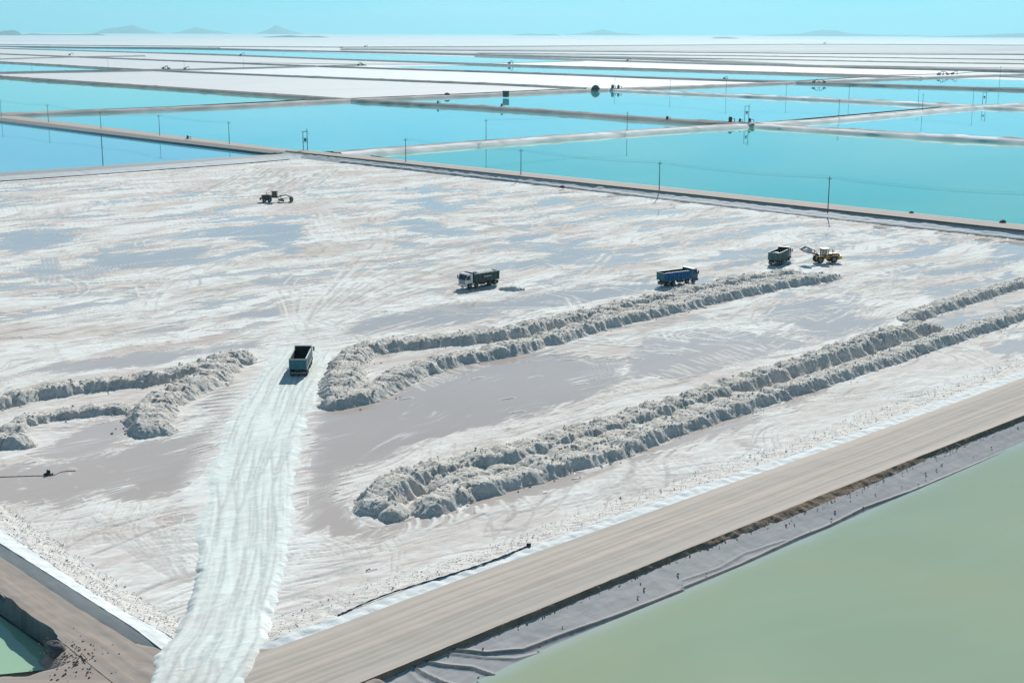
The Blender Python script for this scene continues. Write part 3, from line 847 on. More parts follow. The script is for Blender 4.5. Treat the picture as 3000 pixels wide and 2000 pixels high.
# ------------------------------------------------------------------ floor of the main pond
pond = pts([(0, 528), (870, 452), (930, 452), (1000, 470), (2000, 585), (3000, 698), (3900, 800)], 0.0)
pond = np.concatenate([pond, pts([(3600, 905), (3000, 1075), (2000, 1425), (1000, 1775), (640, 1910), (520, 1900), (250, 1690), (0, 1520), (-500, 1200), (-900, 800), (-900, 600)], 0.0)])
ylist = [92.0]
while ylist[-1] < 640:
    y = ylist[-1]; ylist.append(y + min(1.7, max(0.22, 0.5 * (y * y + 2500) / (1348 * 50))))
fy = np.array(ylist)
NC = 1000
q = np.linspace(-1, 1, NC)
FY = np.repeat(fy[:, None], NC, 1)
FX = q[None, :] * (fy[:, None] * 0.46 + 14)
sd = poly_sdf(FX, FY, pond)
ns, nt_ = st(FX, FY)
warp1 = fbm(ns / 22, nt_ / 7, 4, 81)
warp2 = fbm(ns / 5, nt_ / 2.2, 3, 82)
ar, br_ = math.cos(0.5), math.sin(0.5)
ns2, nt2 = ns * ar - nt_ * br_, ns * br_ + nt_ * ar
ns_b = ns + 6 * pnoise(ns / 45 + 3, nt_ / 30, 85); nt_b = nt_ + 9 * pnoise(ns / 52, nt_ / 34, 86) + 2.5 * pnoise(ns / 17, nt_ / 12, 87)
warp3 = fbm(ns_b / 7 + warp1, nt_b / 0.85, 4, 83, 0.6)
warp4 = fbm(ns2 / 8, nt2 / 0.9, 3, 84, 0.6)
wet = np.zeros_like(FX); cream = np.zeros_like(FX); dark = np.zeros_like(FX); hgt = np.zeros_like(FX); white = np.zeros_like(FX)
FK = FULL
R1 = lambda l: pts(l, 0, 1 / 2.34, 0, 650)
R2 = lambda l: pts(l, 0, 1 / 2.34, 1000, 650)
R3 = lambda l: pts(l, 0, 1 / 2.34, 2000, 650)
R4 = lambda l: pts(l, 0, 1 / 2.34, 0, 1330)
R5 = lambda l: pts(l, 0, 1 / 2.34, 1000, 1330)
Z5 = lambda l: pts(l, 0, 1 / 2.352, 1000, 200)
Z4 = lambda l: pts(l, 0, 1 / 2.352, 0, 200)


def paint(field, poly, feather=1.2, amp=3.0, amp2=1.2, val=1.0):
    m = 14
    x0, y0 = poly.min(0) - m; x1, y1 = poly.max(0) + m
    r0, r1 = np.searchsorted(fy, [y0, y1])
    if r1 <= r0: return
    sl = slice(r0, r1)
    X = FX[sl]; Y = FY[sl]
    msk = (X > x0) & (X < x1)
    if not msk.any(): return
    d = poly_sdf(X[msk], Y[msk], poly) + amp * warp1[sl][msk] + amp2 * warp2[sl][msk] + amp * 0.9 * warp3[sl][msk] + amp * 0.5 * warp4[sl][msk]
    a = smooth(-feather, feather, d) * val
    f = field[sl]; f[msk] = np.maximum(f[msk], a); field[sl] = f


def stroke(field, poly, w, val=1.0, brk=0.0, seed=0, mode='max'):
    m = 3 * w
    x0, y0 = poly.min(0) - m; x1, y1 = poly.max(0) + m
    r0, r1 = np.searchsorted(fy, [y0, y1])
    if r1 <= r0: return
    sl = slice(r0, r1)
    X = FX[sl]
    msk = (X > x0) & (X < x1)
    if not msk.any(): return
    X = X[msk]; Y = FY[sl][msk]
    a = np.exp(-(seg_dist(X, Y, poly) / w) ** 2) * val
    if brk: a = a * smooth(-brk, brk, pnoise(X / 6.0 + seed, Y / 6.0, seed) + 0.15)
    f = field[sl]
    if mode == 'max': f[msk] = np.maximum(f[msk], a)
    else: f[msk] = f[msk] + a
    field[sl] = f


# broad streaky mottling of the upper field
streak = fbm(ns_b / 30 + 0.5 * warp1, nt_b / 9 + 0.4 * warp2, 5, 91)
upper = smooth(190, 235, FY)
fx_far = smooth(0.06, 0.20, streak + 0.20 * warp2 + 0.22 * warp3)
wet = np.maximum(wet, 0.74 * fx_far * upper * smooth(520, 430, FY))
lefty = smooth(230, -40, FX - 0.18 * (FY - 300))
cream = np.maximum(cream, smooth(-0.22, 0.30, fbm(ns_b / 34, nt_b / 9, 5, 95) + 0.28 * warp2 + 0.25 * warp3) * (0.30 + 0.70 * lefty))
cream = np.maximum(cream, 0.5 * smooth(230, 150, FY))
# wet pools and one painted shadow line, read from the photograph
for p_, k in [
    (full([(700, 960), (760, 925), (880, 905), (960, 868), (1050, 832), (1110, 822), (1200, 802), (1260, 802), (1340, 822), (1440, 825), (1420, 855), (1440, 870), (1380, 900), (1250, 950), (1100, 985), (950, 1022), (800, 1085), (765, 1130), (790, 1185), (850, 1205), (940, 1215), (850, 1240), (740, 1240), (690, 1220), (682, 1100)]), 1.0),
    (full([(1440, 825), (1480, 792), (1500, 770), (1640, 755), (1720, 770), (1800, 775), (1860, 790), (1700, 830), (1560, 870), (1440, 870)]), 0.95),
    (full([(1740, 705), (1800, 690), (1880, 684), (1955, 700), (1990, 728), (2040, 735), (2010, 752), (1900, 775), (1840, 770), (1800, 740), (1730, 725)]), 0.95),
    (full([(860, 1205), (960, 1195), (1060, 1165), (1160, 1130), (1250, 1105), (1320, 1090), (1300, 1108), (1200, 1140), (1100, 1175), (980, 1215), (880, 1225)]), 0.9),
    (full([(1380, 1060), (1480, 1020), (1560, 990), (1650, 960), (1720, 950), (1740, 975), (1640, 1005), (1560, 1035), (1470, 1060)]), 0.85),
    (full([(1800, 905), (1880, 880), (1930, 890), (1850, 925), (1780, 945)]), 0.85),
    (full([(2240, 800), (2352, 765), (2400, 760), (2400, 800), (2300, 820)]), 0.8),
    (full([(1700, 930), (1800, 900), (1830, 905), (1740, 940)]), 0.7),
    (full([(-60, 1090), (120, 1065), (330, 1020), (480, 990), (510, 1040), (420, 1130), (330, 1150), (220, 1140), (140, 1172), (60, 1155), (-60, 1150)]), 1.0),
    (full([(95, 1045), (150, 985), (290, 955), (305, 990), (240, 1035), (160, 1055)]), 0.9),
    (full([(405, 1150), (440, 1145), (448, 1205), (425, 1225), (405, 1200)]), 0.9),
    (full([(480, 905), (560, 870), (610, 850), (600, 905), (560, 960), (520, 1010), (480, 1000)]), 0.55),
    (full([(760, 765), (830, 735), (1000, 705), (1150, 690), (1300, 668), (1500, 640), (1520, 658), (1380, 690), (1200, 715), (1080, 742), (900, 760), (800, 772)]), 0.9),
    (R1([(130, 1040), (400, 960), (900, 920), (1400, 860), (1900, 795), (1750, 860), (1350, 920), (1000, 990), (200, 1045)]), 0.9),
    (R1([(1480, 660), (1620, 625), (1880, 590), (1950, 550), (2010, 600), (2340, 610), (2400, 690), (2000, 690), (1800, 665)]), 0.85),
    (R1([(0, 95), (300, 85), (560, 85), (500, 140), (250, 190), (0, 200)]), 0.85),
    (R1([(560, 240), (850, 215), (1100, 200), (1350, 175), (1610, 165), (1500, 210), (1300, 270), (1100, 285), (880, 320), (690, 330)]), 0.85),
    (R1([(850, 150), (1300, 95), (1500, 60), (1850, 5), (2100, 20), (2060, 90), (1900, 190), (1800, 140), (1560, 110), (1350, 115)]), 0.85),
    (R1([(1920, 205), (2000, 180), (2090, 215), (2000, 235)]), 0.9),
    (R1([(1650, 400), (1830, 395), (2000, 358), (2150, 420), (1900, 445)]), 0.85),
    (R1([(0, 385), (150, 330), (300, 260), (420, 200), (330, 280), (350, 400), (150, 380)]), 0.7),
    (R1([(300, 300), (360, 290), (560, 380), (720, 330), (620, 400), (480, 410)]), 0.7),
    (Z5([(520, 895), (660, 892), (700, 930), (810, 970), (700, 985), (550, 960)]), 0.95),
    (Z5([(380, 1065), (520, 1040), (640, 1075), (900, 1125), (980, 1130), (760, 1155), (560, 1145), (470, 1110)]), 0.95),
    (R2([(1080, 115), (1250, 100), (1450, 82), (1420, 110), (1180, 140)]), 0.9),
    (R2([(1230, 200), (1500, 150), (1720, 120), (1600, 180), (1900, 185), (2340, 140), (2340, 175), (1800, 240), (1500, 290), (1250, 320), (1050, 340), (1200, 280), (1500, 225)]), 0.85),
    (R2([(200, 100), (420, 130), (600, 150), (480, 175), (280, 140)]), 0.7),
    (R2([(350, 180), (700, 160), (1100, 120), (900, 175), (600, 190)]), 0.6),
    (R2([(1500, 330), (1700, 300), (2100, 250), (1800, 340), (1560, 370)]), 0.6),
    (R3([(0, 125), (400, 70), (840, -5), (820, 25), (450, 95), (0, 150)]), 0.7),  # thin shadowed line, its shade painted in with the wet tone
    (R3([(180, 315), (420, 265), (620, 230), (640, 245), (380, 300), (200, 335)]), 0.8),
    (R3([(890, 195), (1050, 150), (1230, 120), (1150, 165), (960, 205)]), 0.8),
    (R3([(1600, 350), (1900, 310), (2100, 270), (2340, 200), (2400, 250), (2000, 340), (1750, 370)]), 0.75),
    (R3([(0, 480), (300, 440), (700, 460), (900, 470), (500, 500)]), 0.0),
    (R3([(1760, 620), (1900, 560), (2200, 480), (2400, 430), (2400, 560), (2100, 640), (1900, 690), (1700, 740)]), 0.45),
    (full([(870, 845), (900, 815), (1000, 790), (1130, 775), (1080, 800), (960, 830), (890, 870)]), 0.30),
    (R4([(60, 340), (200, 350), (330, 440), (480, 540), (400, 540), (250, 460)]), 0.0),
]:
    k = min(1.0, k * 1.14) if p_[:, 1].mean() > 220 and k > .65 else k
    if k: paint(wet, p_, 1.1 if p_[:, 1].mean() < 220 else 1.8, 3.2 if p_[:, 1].mean() < 220 else 5.0, 1.3, k)


def arcs(p0, p1, n, bow, w, val, field, jit=0.6, brk=0.0, seed=0, mode='max', n_pt=7):
    """family of near-parallel tracks swept between two polylines"""
    r = np.random.default_rng(seed)
    a, _ = resample(p0, 0.5); b, _ = resample(p1, 0.5)
    a = a[np.linspace(0, len(a) - 1, n_pt).astype(int)]; b = b[np.linspace(0, len(b) - 1, n_pt).astype(int)]
    for i in range(n):
        f = (i + r.uniform(-.35, .35)) / max(1, n - 1)
        p = a * (1 - f) + b * f + r.normal(0, jit * .4, (1, 2))
        k0 = r.integers(0, 2); k1 = n_pt - r.integers(0, 2)
        stroke(field, smooth_path(p[k0:k1], 1), w * r.uniform(.7, 1.3), val * r.uniform(.6, 1.1), brk, seed + i, mode)


# wheel tracks, spread lines and scrapes
T = []
un_wet = np.zeros_like(FX)     # white crust strokes that cut through the wet film
fan = lambda l: full(l)
arcs(fan([(690, 745), (720, 700), (770, 640), (800, 600)]), fan([(760, 760), (850, 720), (980, 680), (1080, 665)]), 14, 0, 0.5, 1.0, un_wet, 0.5, 0, 101)
arcs(fan([(700, 740), (735, 690), (790, 630), (860, 560)]), fan([(770, 750), (880, 700), (1000, 668), (1200, 640)]), 14, 0, 0.35, 0.85, dark, 0.5, 0.2, 102)
arcs(fan([(660, 740), (650, 710), (640, 690), (620, 670)]), fan([(690, 745), (700, 720), (715, 690), (730, 660)]), 9, 0, 0.5, 0.9, un_wet, 0.4, 0, 103)
arcs(Z4([(1300, 870), (1420, 830), (1560, 770), (1680, 690)]), Z4([(2000, 900), (2120, 850), (2230, 780), (2330, 700)]), 17, 0, 0.7, 0.95, dark, 0.8, 0.2, 104)
arcs(Z4([(1300, 880), (1420, 840), (1560, 780), (1680, 700)]), Z4([(2000, 900), (2120, 850), (2230, 780), (2330, 700)]), 17, 0, 0.8, 1.0, un_wet, 0.8, 0.1, 105)
arcs(Z5([(0, 900), (120, 840), (250, 800), (420, 790)]), Z5([(150, 960), (280, 900), (420, 860), (560, 850)]), 7, 0, 0.6, 0.55, dark, 0.8, 0.3, 106)
for l, w_, v_ in [([(500, 1000), (800, 970), (1200, 930), (1800, 930), (2300, 935)], 1.1, 0.55), ([(700, 912), (950, 880)], 1.6, 0.5), ([(1350, 995), (1500, 1010), (1620, 1040)], 1.0, 0.7),
                  ([(250, 1010), (600, 985), (900, 960)], 1.2, 0.45)]:
    stroke(dark, Z4(l), w_, v_, 0.3, int(w_ * 100))
for l, w_, v_ in [([(420, 850), (560, 860), (900, 910), (1300, 970), (1700, 1030), (2000, 1075)], 0.9, 0.55), ([(470, 985), (640, 1005), (900, 1055), (1200, 1110), (1400, 1135)], 1.1, 0.85),
                  ([(300, 960), (480, 990)], 1.0, 0.7), ([(1700, 1020), (1900, 1050), (2200, 1090)], 0.8, 0.45)]:
    stroke(dark, Z5(l), w_, v_, 0.25, int(w_ * 70))
for l, w_, v_ in [([(800, 645), (950, 620), (1180, 598)], 0.55, 1.0), ([(0, 770), (250, 730), (500, 690), (800, 662)], 0.6, 0.7), ([(960, 660), (1080, 690), (1200, 740)], 0.35, 0.9),
                  ([(1000, 655), (1120, 690), (1250, 745)], 0.35, 0.8), ([(900, 490), (1100, 515)], 0.4, 0.8), ([(700, 780), (950, 775), (1200, 770)], 0.5, 0.7), ([(1240, 400), (1500, 385), (1650, 395)], 0.7, 0.6),
                  ([(80, 950), (200, 935)], 0.4, 0.9), ([(820, 480), (900, 495), (980, 500)], 0.5, 0.8), ([(0, 520), (300, 490), (700, 440), (1200, 370), (1800, 330), (2300, 270)], 0.6, 0.6)]:
    stroke(dark, R1(l), w_, v_, 0.25, int(w_ * 90))
# tyre scars at the left
for k in range(4):
    stroke(wet, R1([(285 + 30 * k, 245), (300 + 28 * k, 300), (305 + 30 * k, 350), (270 + 40 * k, 415)]), 0.55, 0.75, 0.0, 120 + k)
for k in range(5):
    stroke(wet, R1([(400 + 30 * k, 340 + 4 * k), (470 + 25 * k, 390), (600, 395 - 12 * k), (720, 345 - 14 * k)]), 0.6, 0.7, 0.2, 130 + k)
# comb of spread lines beside the left ridge
for k in range(13):
    y_ = 1090 + k * 27
    stroke(un_wet, R1([(1520 - k * 26 - 20, y_ + 25), (1600 - k * 18, y_ + 10), (1660 - k * 10, y_ - 2)]), 0.28, 1.0, 0, 140 + k)
# combs along the right pool
for k in range(22):
    u = 470 + k * 22; v = 1150 - k * 7.5
    stroke(un_wet, R2([(u - 40, v - 40), (u + 60, v - 10), (u + 95, v + 5 - k)]), 0.30, 0.9, 0.15, 170 + k)
for k in range(26):
    u = 1830 + k * 40; v = 1190 - k * 13
    stroke(un_wet, R2([(u + rng.uniform(-15, 15), v - 60), (u + 80, v - 35 + rng.uniform(-8, 8)), (u + rng.uniform(120, 200), v - 5)]), rng.uniform(.25, .6), 0.7, 0.1, 200 + k)
for k in range(18):
    u = 60 + k * 52; v = 940 - k * 3.5
    stroke(un_wet, R3([(u, v), (u + 60, v + 30), (u + 130, v + 45)]), 0.35, 0.8, 0.25, 230 + k)
for k in range(30):
    u = 1500 + rng.uniform(0, 1100); v = 940 - (u - 1500) * 0.11 + rng.uniform(-90, 40)
    stroke(un_wet, R2([(u, v), (u + rng.uniform(60, 260), v + rng.uniform(-10, 40))]), rng.uniform(.3, .8), 0.9, 0.35, 260 + k)
for k in range(26):
    u = rng.uniform(0, 900); v = 600 + rng.uniform(0, 180) + u * .02
    stroke(un_wet, R3([(u, v), (u + rng.uniform(60, 200), v + rng.uniform(5, 40))]), rng.uniform(.3, .7), 0.9, 0.35, 300 + k)
for k in range(24):
    u = rng.uniform(1000, 1900); v = 430 + rng.uniform(0, 160) + (u - 1000) * -.02
    stroke(wet, R3([(u, v), (u + rng.uniform(100, 300), v - rng.uniform(10, 70))]), rng.uniform(.3, .8), 0.5, 0.35, 330 + k)
# crescents swept in the wet band below the right ridge
for k in range(44):
    f = k / 43.0
    u = 420 + f * 2500; v = 520 - f * 560 + rng.uniform(-14, 14)
    s_ = 1.0 - 0.45 * f
    stroke(un_wet, R5([(u + 40 * s_, v - 55 * s_), (u + 46 * s_, v - 20 * s_), (u + 22 * s_, v + 22 * s_), (u - 40 * s_, v + 52 * s_)]), rng.uniform(.22, .5), 0.95, 0.1, 360 + k)
for k in range(34):
    u = 100 + k * 62; v = 600 - k * 11
    stroke(dark, R5([(u, v + rng.uniform(-20, 30)), (u + 120, v - 30 + rng.uniform(-20, 20)), (u + rng.uniform(200, 420), v - 90 + rng.uniform(-30, 20))]), rng.uniform(.10, .22), 0.5, 0.3, 420 + k)
for k in range(18):
    u = rng.uniform(100, 700); v = 640 + rng.uniform(-120, 180) - u * .2
    stroke(cream, R5([(u, v), (u + rng.uniform(200, 500), v - rng.uniform(30, 120))]), rng.uniform(.3, .8), 0.95, 0.25, 460 + k)
# sheaves of tracks left of the haul road near the corner
for k in range(16):
    u = 620 + k * 28; v = 380 + k * 3
    stroke(un_wet, R4([(u + 90, v - 60 + rng.uniform(-10, 10)), (u + 40, v), (u + 20 - k * 2, v + 40), (u + 60, v + 90)]), rng.uniform(.10, .2), 0.9, 0.15, 500 + k)
for k in range(16):
    stroke(dark, R4([(620 + k * 25 + rng.uniform(-30, 30), 520 + k * 6 + rng.uniform(-12, 12)), (760 + k * 22, 590 + k * 8), (900 + k * 18, 690 + k * 7), (1000 + k * 16, 760 + k * 9)]), rng.uniform(.06, .13), 0.45, 0.35, 520 + k)
for k in range(14):
    stroke(dark, R4([(1010 + k * 16, 560 - k * 4), (1060 + k * 14, 680), (1130 + k * 10, 790), (1230 + k * 6, 880)]), rng.uniform(.06, .13), 0.45, 0.3, 540 + k)
for k in range(12):
    stroke(un_wet, R4([(1440 - k * 6, 40 + k * 16), (1390 - k * 10, 140 + k * 14), (1250 - k * 14, 260 + k * 10), (1000 - k * 10, 380 + k * 6)]), rng.uniform(.10, .2), 0.8, 0.25, 560 + k)
for k in range(5):
    stroke(cream, R4([(850 + k * 14, 860 + k * 14), (1060 + k * 10, 850 + k * 18), (1190, 880 + k * 16)]), 0.25, 0.9, 0.2, 580 + k)
for k in range(22):
    stroke(un_wet, R4([(1930 + rng.uniform(0, 60), 690 + rng.uniform(-90, 140)), (2080 + rng.uniform(0, 60), 610 + rng.uniform(-60, 90)), (2250, 520 + rng.uniform(-40, 120))]), rng.uniform(.10, .22), 0.8, 0.2, 600 + k)
for k in range(3):
    stroke(wet, R1([(1345 + 95 * k, 1545), (1460 + 75 * k, 1400), (1560 + 70 * k, 1270), (1640 + 60 * k, 1170)]), 0.28, 0.75, 0.1, 640 + k)
arcs(fan([(560, 700), (480, 690), (380, 700), (250, 735)]), fan([(640, 720), (560, 735), (420, 745), (260, 775)]), 9, 0, 0.35, 0.6, dark, 0.6, 0.3, 107)
arcs(fan([(760, 560), (900, 575), (1050, 560), (1250, 500)]), fan([(780, 600), (950, 610), (1150, 580), (1400, 520)]), 8, 0, 0.45, 0.55, dark, 0.8, 0.3, 108)
arcs(fan([(690, 500), (700, 530), (730, 560), (800, 580)]), fan([(760, 480), (770, 510), (800, 540), (880, 560)]), 9, 0, 0.7, 0.9, un_wet, 0.8, 0.15, 109)
arcs(fan([(1950, 560), (2050, 590), (2180, 595), (2330, 570)]), fan([(1960, 600), (2080, 640), (2230, 630), (2350, 600)]), 12, 0, 0.35, 0.5, dark, 0.8, 0.3, 110)
arcs(fan([(1650, 740), (1560, 742), (1500, 760), (1520, 785)]), fan([(1640, 770), (1600, 765), (1570, 772), (1590, 785)]), 7, 0, 0.35, 1.0, un_wet, 0.4, 0, 111)
# scattered threads and gentle long wheel tracks everywhere in the upper field
for k in range(150):
    u = rng.uniform(-100, 3000); v = rng.uniform(520, 1000)
    if v < 470 + 0.095 * abs(u - 900) + 40: continue
    x_, y_ = at(u, v); L = rng.uniform(12, 60); a_ = AZ1 + rng.normal(0.12, 0.28)
    b_ = rng.normal(0, 0.25)
    p_ = [(x_, y_)]
    for j in range(6):
        a_ += b_ / 6; p_.append((p_[-1][0] + math.sin(a_) * L / 6, p_[-1][1] + math.cos(a_) * L / 6))
    p_ = np.array(p_)
    sel = k % 4
    if sel == 0: stroke(dark, p_, rng.uniform(.25, .6), rng.uniform(.3, .65), 0.3, 700 + k)
    elif sel == 1:
        nv = np.array([math.cos(a_), -math.sin(a_)]) * 1.9
        stroke(un_wet, p_, rng.uniform(.25, .5), 0.8, 0.25, 700 + k); stroke(un_wet, p_ + nv, rng.uniform(.25, .5), 0.8, 0.25, 700 + k)
    elif sel == 2: stroke(wet, p_, rng.uniform(.3, 1.0), rng.uniform(.4, .7), 0.3, 700 + k)
    else: stroke(cream, p_, rng.uniform(.5, 1.6), 0.9, 0.3, 700 + k)
for k in range(110):
    u = rng.uniform(0, 2700); v = rng.uniform(540, 1000)
    if v < 470 + 0.105 * abs(u - 900) + 30: continue
    x_, y_ = at(u, v); L = rng.uniform(18, 55); a_ = rng.uniform(-0.6, 2.4); b_ = rng.normal(0, 1.1)
    p_ = [(x_, y_)]
    for j in range(9):
        a_ += b_ / 9; p_.append((p_[-1][0] + math.sin(a_) * L / 9, p_[-1][1] + math.cos(a_) * L / 9))
    p_ = np.array(p_); tg_ = np.gradient(p_, axis=0); tg_ /= np.hypot(*tg_.T)[:, None]
    for sd_ in (-1.0, 1.0):
        q_ = p_ + sd_ * np.stack([tg_[:, 1], -tg_[:, 0]], 1)
        if k % 3 == 0: stroke(un_wet, q_, rng.uniform(.22, .4), 0.85, 0.2, 1500 + k)
        elif k % 3 == 1: stroke(dark, q_, rng.uniform(.2, .38), rng.uniform(.45, .8), 0.25, 1500 + k)
        else: stroke(dark, q_, rng.uniform(.2, .35), 0.5, 0.3, 1500 + k); stroke(un_wet, q_ + 0.45, rng.uniform(.2, .35), 0.8, 0.2, 1500 + k)
# white flecks of crust standing in the pools
for (cx_, cy_) in [(1330, 1062), (1640, 1112), (1140, 1212), (930, 1072), (440, 1212), (1210, 1302)]:
    a_ = R2([(cx_ - 38, cy_ + 6), (cx_ + 38, cy_ - 6)]); stroke(un_wet, a_, 0.35, 1.0)
for k in range(26):
    u = rng.uniform(60, 1200); v = rng.uniform(60, 360); w_ = rng.uniform(6, 70)
    stroke(un_wet, smooth_path(R4([(u, v), (u + w_ * .5, v + rng.uniform(-14, 10)), (u + w_, v + rng.uniform(-16, 16))]), 1), rng.uniform(.06, .35), 0.7, 0.3, 860 + k)
for k in range(16):
    u = rng.uniform(-100, 1500); v = rng.uniform(-260, 330); w_ = rng.uniform(15, 160)
    stroke(un_wet, smooth_path(R5([(u, v), (u + w_ * .5, v + rng.uniform(-16, 10)), (u + w_, v - rng.uniform(0, 40))]), 1), rng.uniform(.08, .4), 0.5, 0.35, 930 + k)
hr_c = full([(470, 1560), (480, 1480), (525, 1390), (555, 1250), (560, 1130), (600, 1000), (660, 880), (700, 790), (730, 730)])
dr = seg_dist(FX, FY, smooth_path(hr_c, 2)) + 2.2 * warp2 + 2.0 * warp3
apron = smooth(9.0, 4.5, dr)
wet = wet * (1 - 0.8 * apron); cream = cream * (1 - 0.6 * apron)
un_wet = np.maximum(un_wet, 0.0)


def threads(rot, ls, lt, thr, seed, wv=1.2):
    c_, s_ = math.cos(rot), math.sin(rot)
    a_, b_ = ns_b * c_ - nt_b * s_, ns_b * s_ + nt_b * c_
    b_ = b_ + wv * 6 * pnoise(a_ / 40, b_ / 40, seed + 3) + wv * pnoise(a_ / 12, b_ / 14, seed + 4)
    nz = np.abs(pnoise(a_ / ls, b_ / lt, seed))
    return smooth(thr, thr * 0.25, nz) * smooth(-0.05, 0.25, pnoise(a_ / 18, b_ / 9, seed + 7))


lod = smooth(420, 200, FY)
th1 = threads(0.05, 45, 1.5, 0.10, 1301); th2 = threads(-0.35, 30, 1.2, 0.10, 1311); th3 = threads(0.9, 26, 1.3, 0.09, 1321); th4 = threads(0.22, 60, 4.0, 0.10, 1331)
dark = np.maximum(dark, 0.62 * th1); dark = np.maximum(dark, 0.52 * th2 * (0.4 + 0.6 * lod)); dark = np.maximum(dark, 0.42 * th3 * lod); dark = np.maximum(dark, 0.62 * th4)
un_wet = np.maximum(un_wet, 0.85 * threads(0.12, 34, 1.6, 0.13, 1341) * smooth(0.25, 0.6, fbm(ns / 16, nt_ / 8, 3, 1351) + 0.35))
dark = dark * (1 - 0.75 * wet)
brown = smooth(0.12, 0.45, fbm(ns_b / 24, nt_b / 3.0, 5, 1361, 0.6)) * smooth(60, -30, FX)
dark = np.maximum(dark, 0.42 * brown * upper)
cream = np.maximum(cream, brown * 0.9)
wet = wet * (1 - np.clip(un_wet, 0, 1) * 0.93)
wet = np.clip(wet, 0, 1)
cream = np.clip(cream * (1 - 0.7 * np.clip(un_wet, 0, 1)), 0, 1)
lump = fbm(ns / 3.2, nt_ / 1.6, 4, 111)
dry = smooth(0.5, 0.1, wet)
hgt = dry * (0.05 + 0.09 * lump + 0.05 * warp2) + 0.06 * np.clip(un_wet, 0, 1) * dry - 0.13 * np.clip(dark, 0, 1) * dry + 0.05 * warp1 * dry
hgt += 0.10 * smooth(0.2, 0.7, fbm(ns / 9, nt_ / 5, 4, 113)) * upper * dry
F = grid_faces(len(fy), NC)
ok = (sd.ravel() > -2.5)[F].any(1)
F = F[ok]
used = np.zeros(FX.size, bool); used[F.ravel()] = True
remap = np.cumsum(used) - 1
Vf = np.stack([FX.ravel(), FY.ravel(), hgt.ravel()], 1)[used]
structure(mesh_np('pond_floor', Vf, remap[F], M['floor'], attrs={'wet': wet.ravel()[used], 'cream': cream.ravel()[used], 'dark': np.clip(dark, 0, 1).ravel()[used]}),
          'white and grey salt floor of the drained pond')
print('floor faces', len(F))

# ------------------------------------------------------------------ white haul road
left = [(380, 2040), (440, 1965), (425, 1915), (500, 1845), (546, 1757), (565, 1650), (573, 1543), (598, 1437), (622, 1340), (658, 1248), (715, 1160), (778, 1069), (850, 975), (875, 945)]
right = [(700, 2060), (740, 1990), (800, 1905), (790, 1800), (835, 1690), (863, 1586), (859, 1475), (867, 1364), (884, 1290), (902, 1227), (923, 1163), (955, 1090), (991, 1013), (1010, 960)]


def rail(l, n):
    p = np.array(l, float)
    zz = np.interp(p[:, 1], [1000, 1600, 1780, 1870, 1930, 2060], [0.12, 0.15, 0.62, 1.10, 1.16, 1.15])
    x, y = at(p[:, 0], p[:, 1], zz)
    q_ = smooth_path(np.stack([x, y, zz], 1), 2)
    r_, _ = resample(q_, 0.05)
    return r_[np.linspace(0, len(r_) - 1, n).astype(int)]


n, k = 620, 84
A, B = rail(left, n), rail(right, n)
qq = np.linspace(-0.16, 1.16, k)[None, :, None]
P = A[:, None, :] * (1 - qq) + B[:, None, :] * qq
L = np.linspace(0, 115, n)[:, None] + np.zeros((1, k))
e = np.minimum(qq[0, :, 0], 1 - qq[0, :, 0])[None, :]
ragged = e + 0.10 * fbm(L / 9, (qq[0, :, 0] > .5)[None, :] * 7.0 + 0 * L, 3, 120) + 0.045 * fbm(L / 2.2, qq[0, :, 0][None, :] * 2 + 0 * L, 4, 121) + 0.018 * fbm(L / .8, qq[0, :, 0][None, :] * 5 + 0 * L, 3, 122)
w_m = np.hypot(*(B - A)[:, :2].T)[:, None]
tq = qq[0, :, 0][None, :] * w_m
swv = 2.2 * pnoise(L / 34, tq * 0.12, 5) + 0.5 * pnoise(L / 9, tq * 0.3, 6)
tr = pnoise(tq * 1.1 + swv, L / 30, 123) + 0.7 * pnoise(tq * 3.0 - 1.7 * swv, L / 12, 124) + 0.5 * pnoise(tq * 0.9 - 2 * swv + L / 9, L / 20, 129)
edge_h = smooth(-0.05, 0.14, ragged)
lumps = fbm(L * 1.1, tq * 1.1, 4, 125)
berm = np.exp(-((e - 0.10) / 0.06) ** 2) * np.maximum(0, fbm(L / 2, tq, 4, 126)) * 0.12
drop = np.interp(L, [0, 20, 32], [0.8, 0.8, 0.17])
z = P[:, :, 2] - drop + (drop + 0.06) * edge_h + 0.03 * tr + 0.035 * lumps * smooth(0.35, 0.1, e) + berm
dk = smooth(0.25, 0.75, tr + 0.3 * lumps) * 0.75 * smooth(-3.5, 3, 2 + 6 * pnoise(L / 9, tq / 3, 127)) + 0.5 * smooth(0.2, 0.6, fbm(L * 1.6, tq * 1.6, 3, 128)) * smooth(.25, .06, e)
rr_ = np.random.default_rng(77)
ruts = np.zeros_like(L)
for i in range(11):
    c_ = w_m * rr_.uniform(.16, .84) + 1.6 * pnoise(L / 26, L * 0 + i * 3.7, 140 + i) + rr_.uniform(-.04, .04) * (L - 50)
    on = smooth(-0.25, 0.15, pnoise(L / 14, L * 0 + i, 160 + i))
    for s2 in (-1.0, 1.0):
        ruts = np.maximum(ruts, np.exp(-((tq - c_ - s2) / 0.17) ** 2) * on)
ruts = ruts * smooth(0.03, 0.12, e + 0 * L)
z = z - 0.05 * ruts
dk = np.maximum(dk * 0.6, 0.75 * ruts)
cr_ = 0.30 * smooth(0.1, 0.5, fbm(L / 8, tq / 2, 3, 129)) + 0.8 * smooth(16, 2, L) * smooth(-0.25, 0.3, fbm(L / 5, tq / 1.5, 4, 130))
fade = smooth(90, 110, L)          # the head of the road melts into the pond floor
z = z - fade * 0.22
V = np.stack([P[:, :, 0].ravel(), P[:, :, 1].ravel(), z.ravel()], 1)
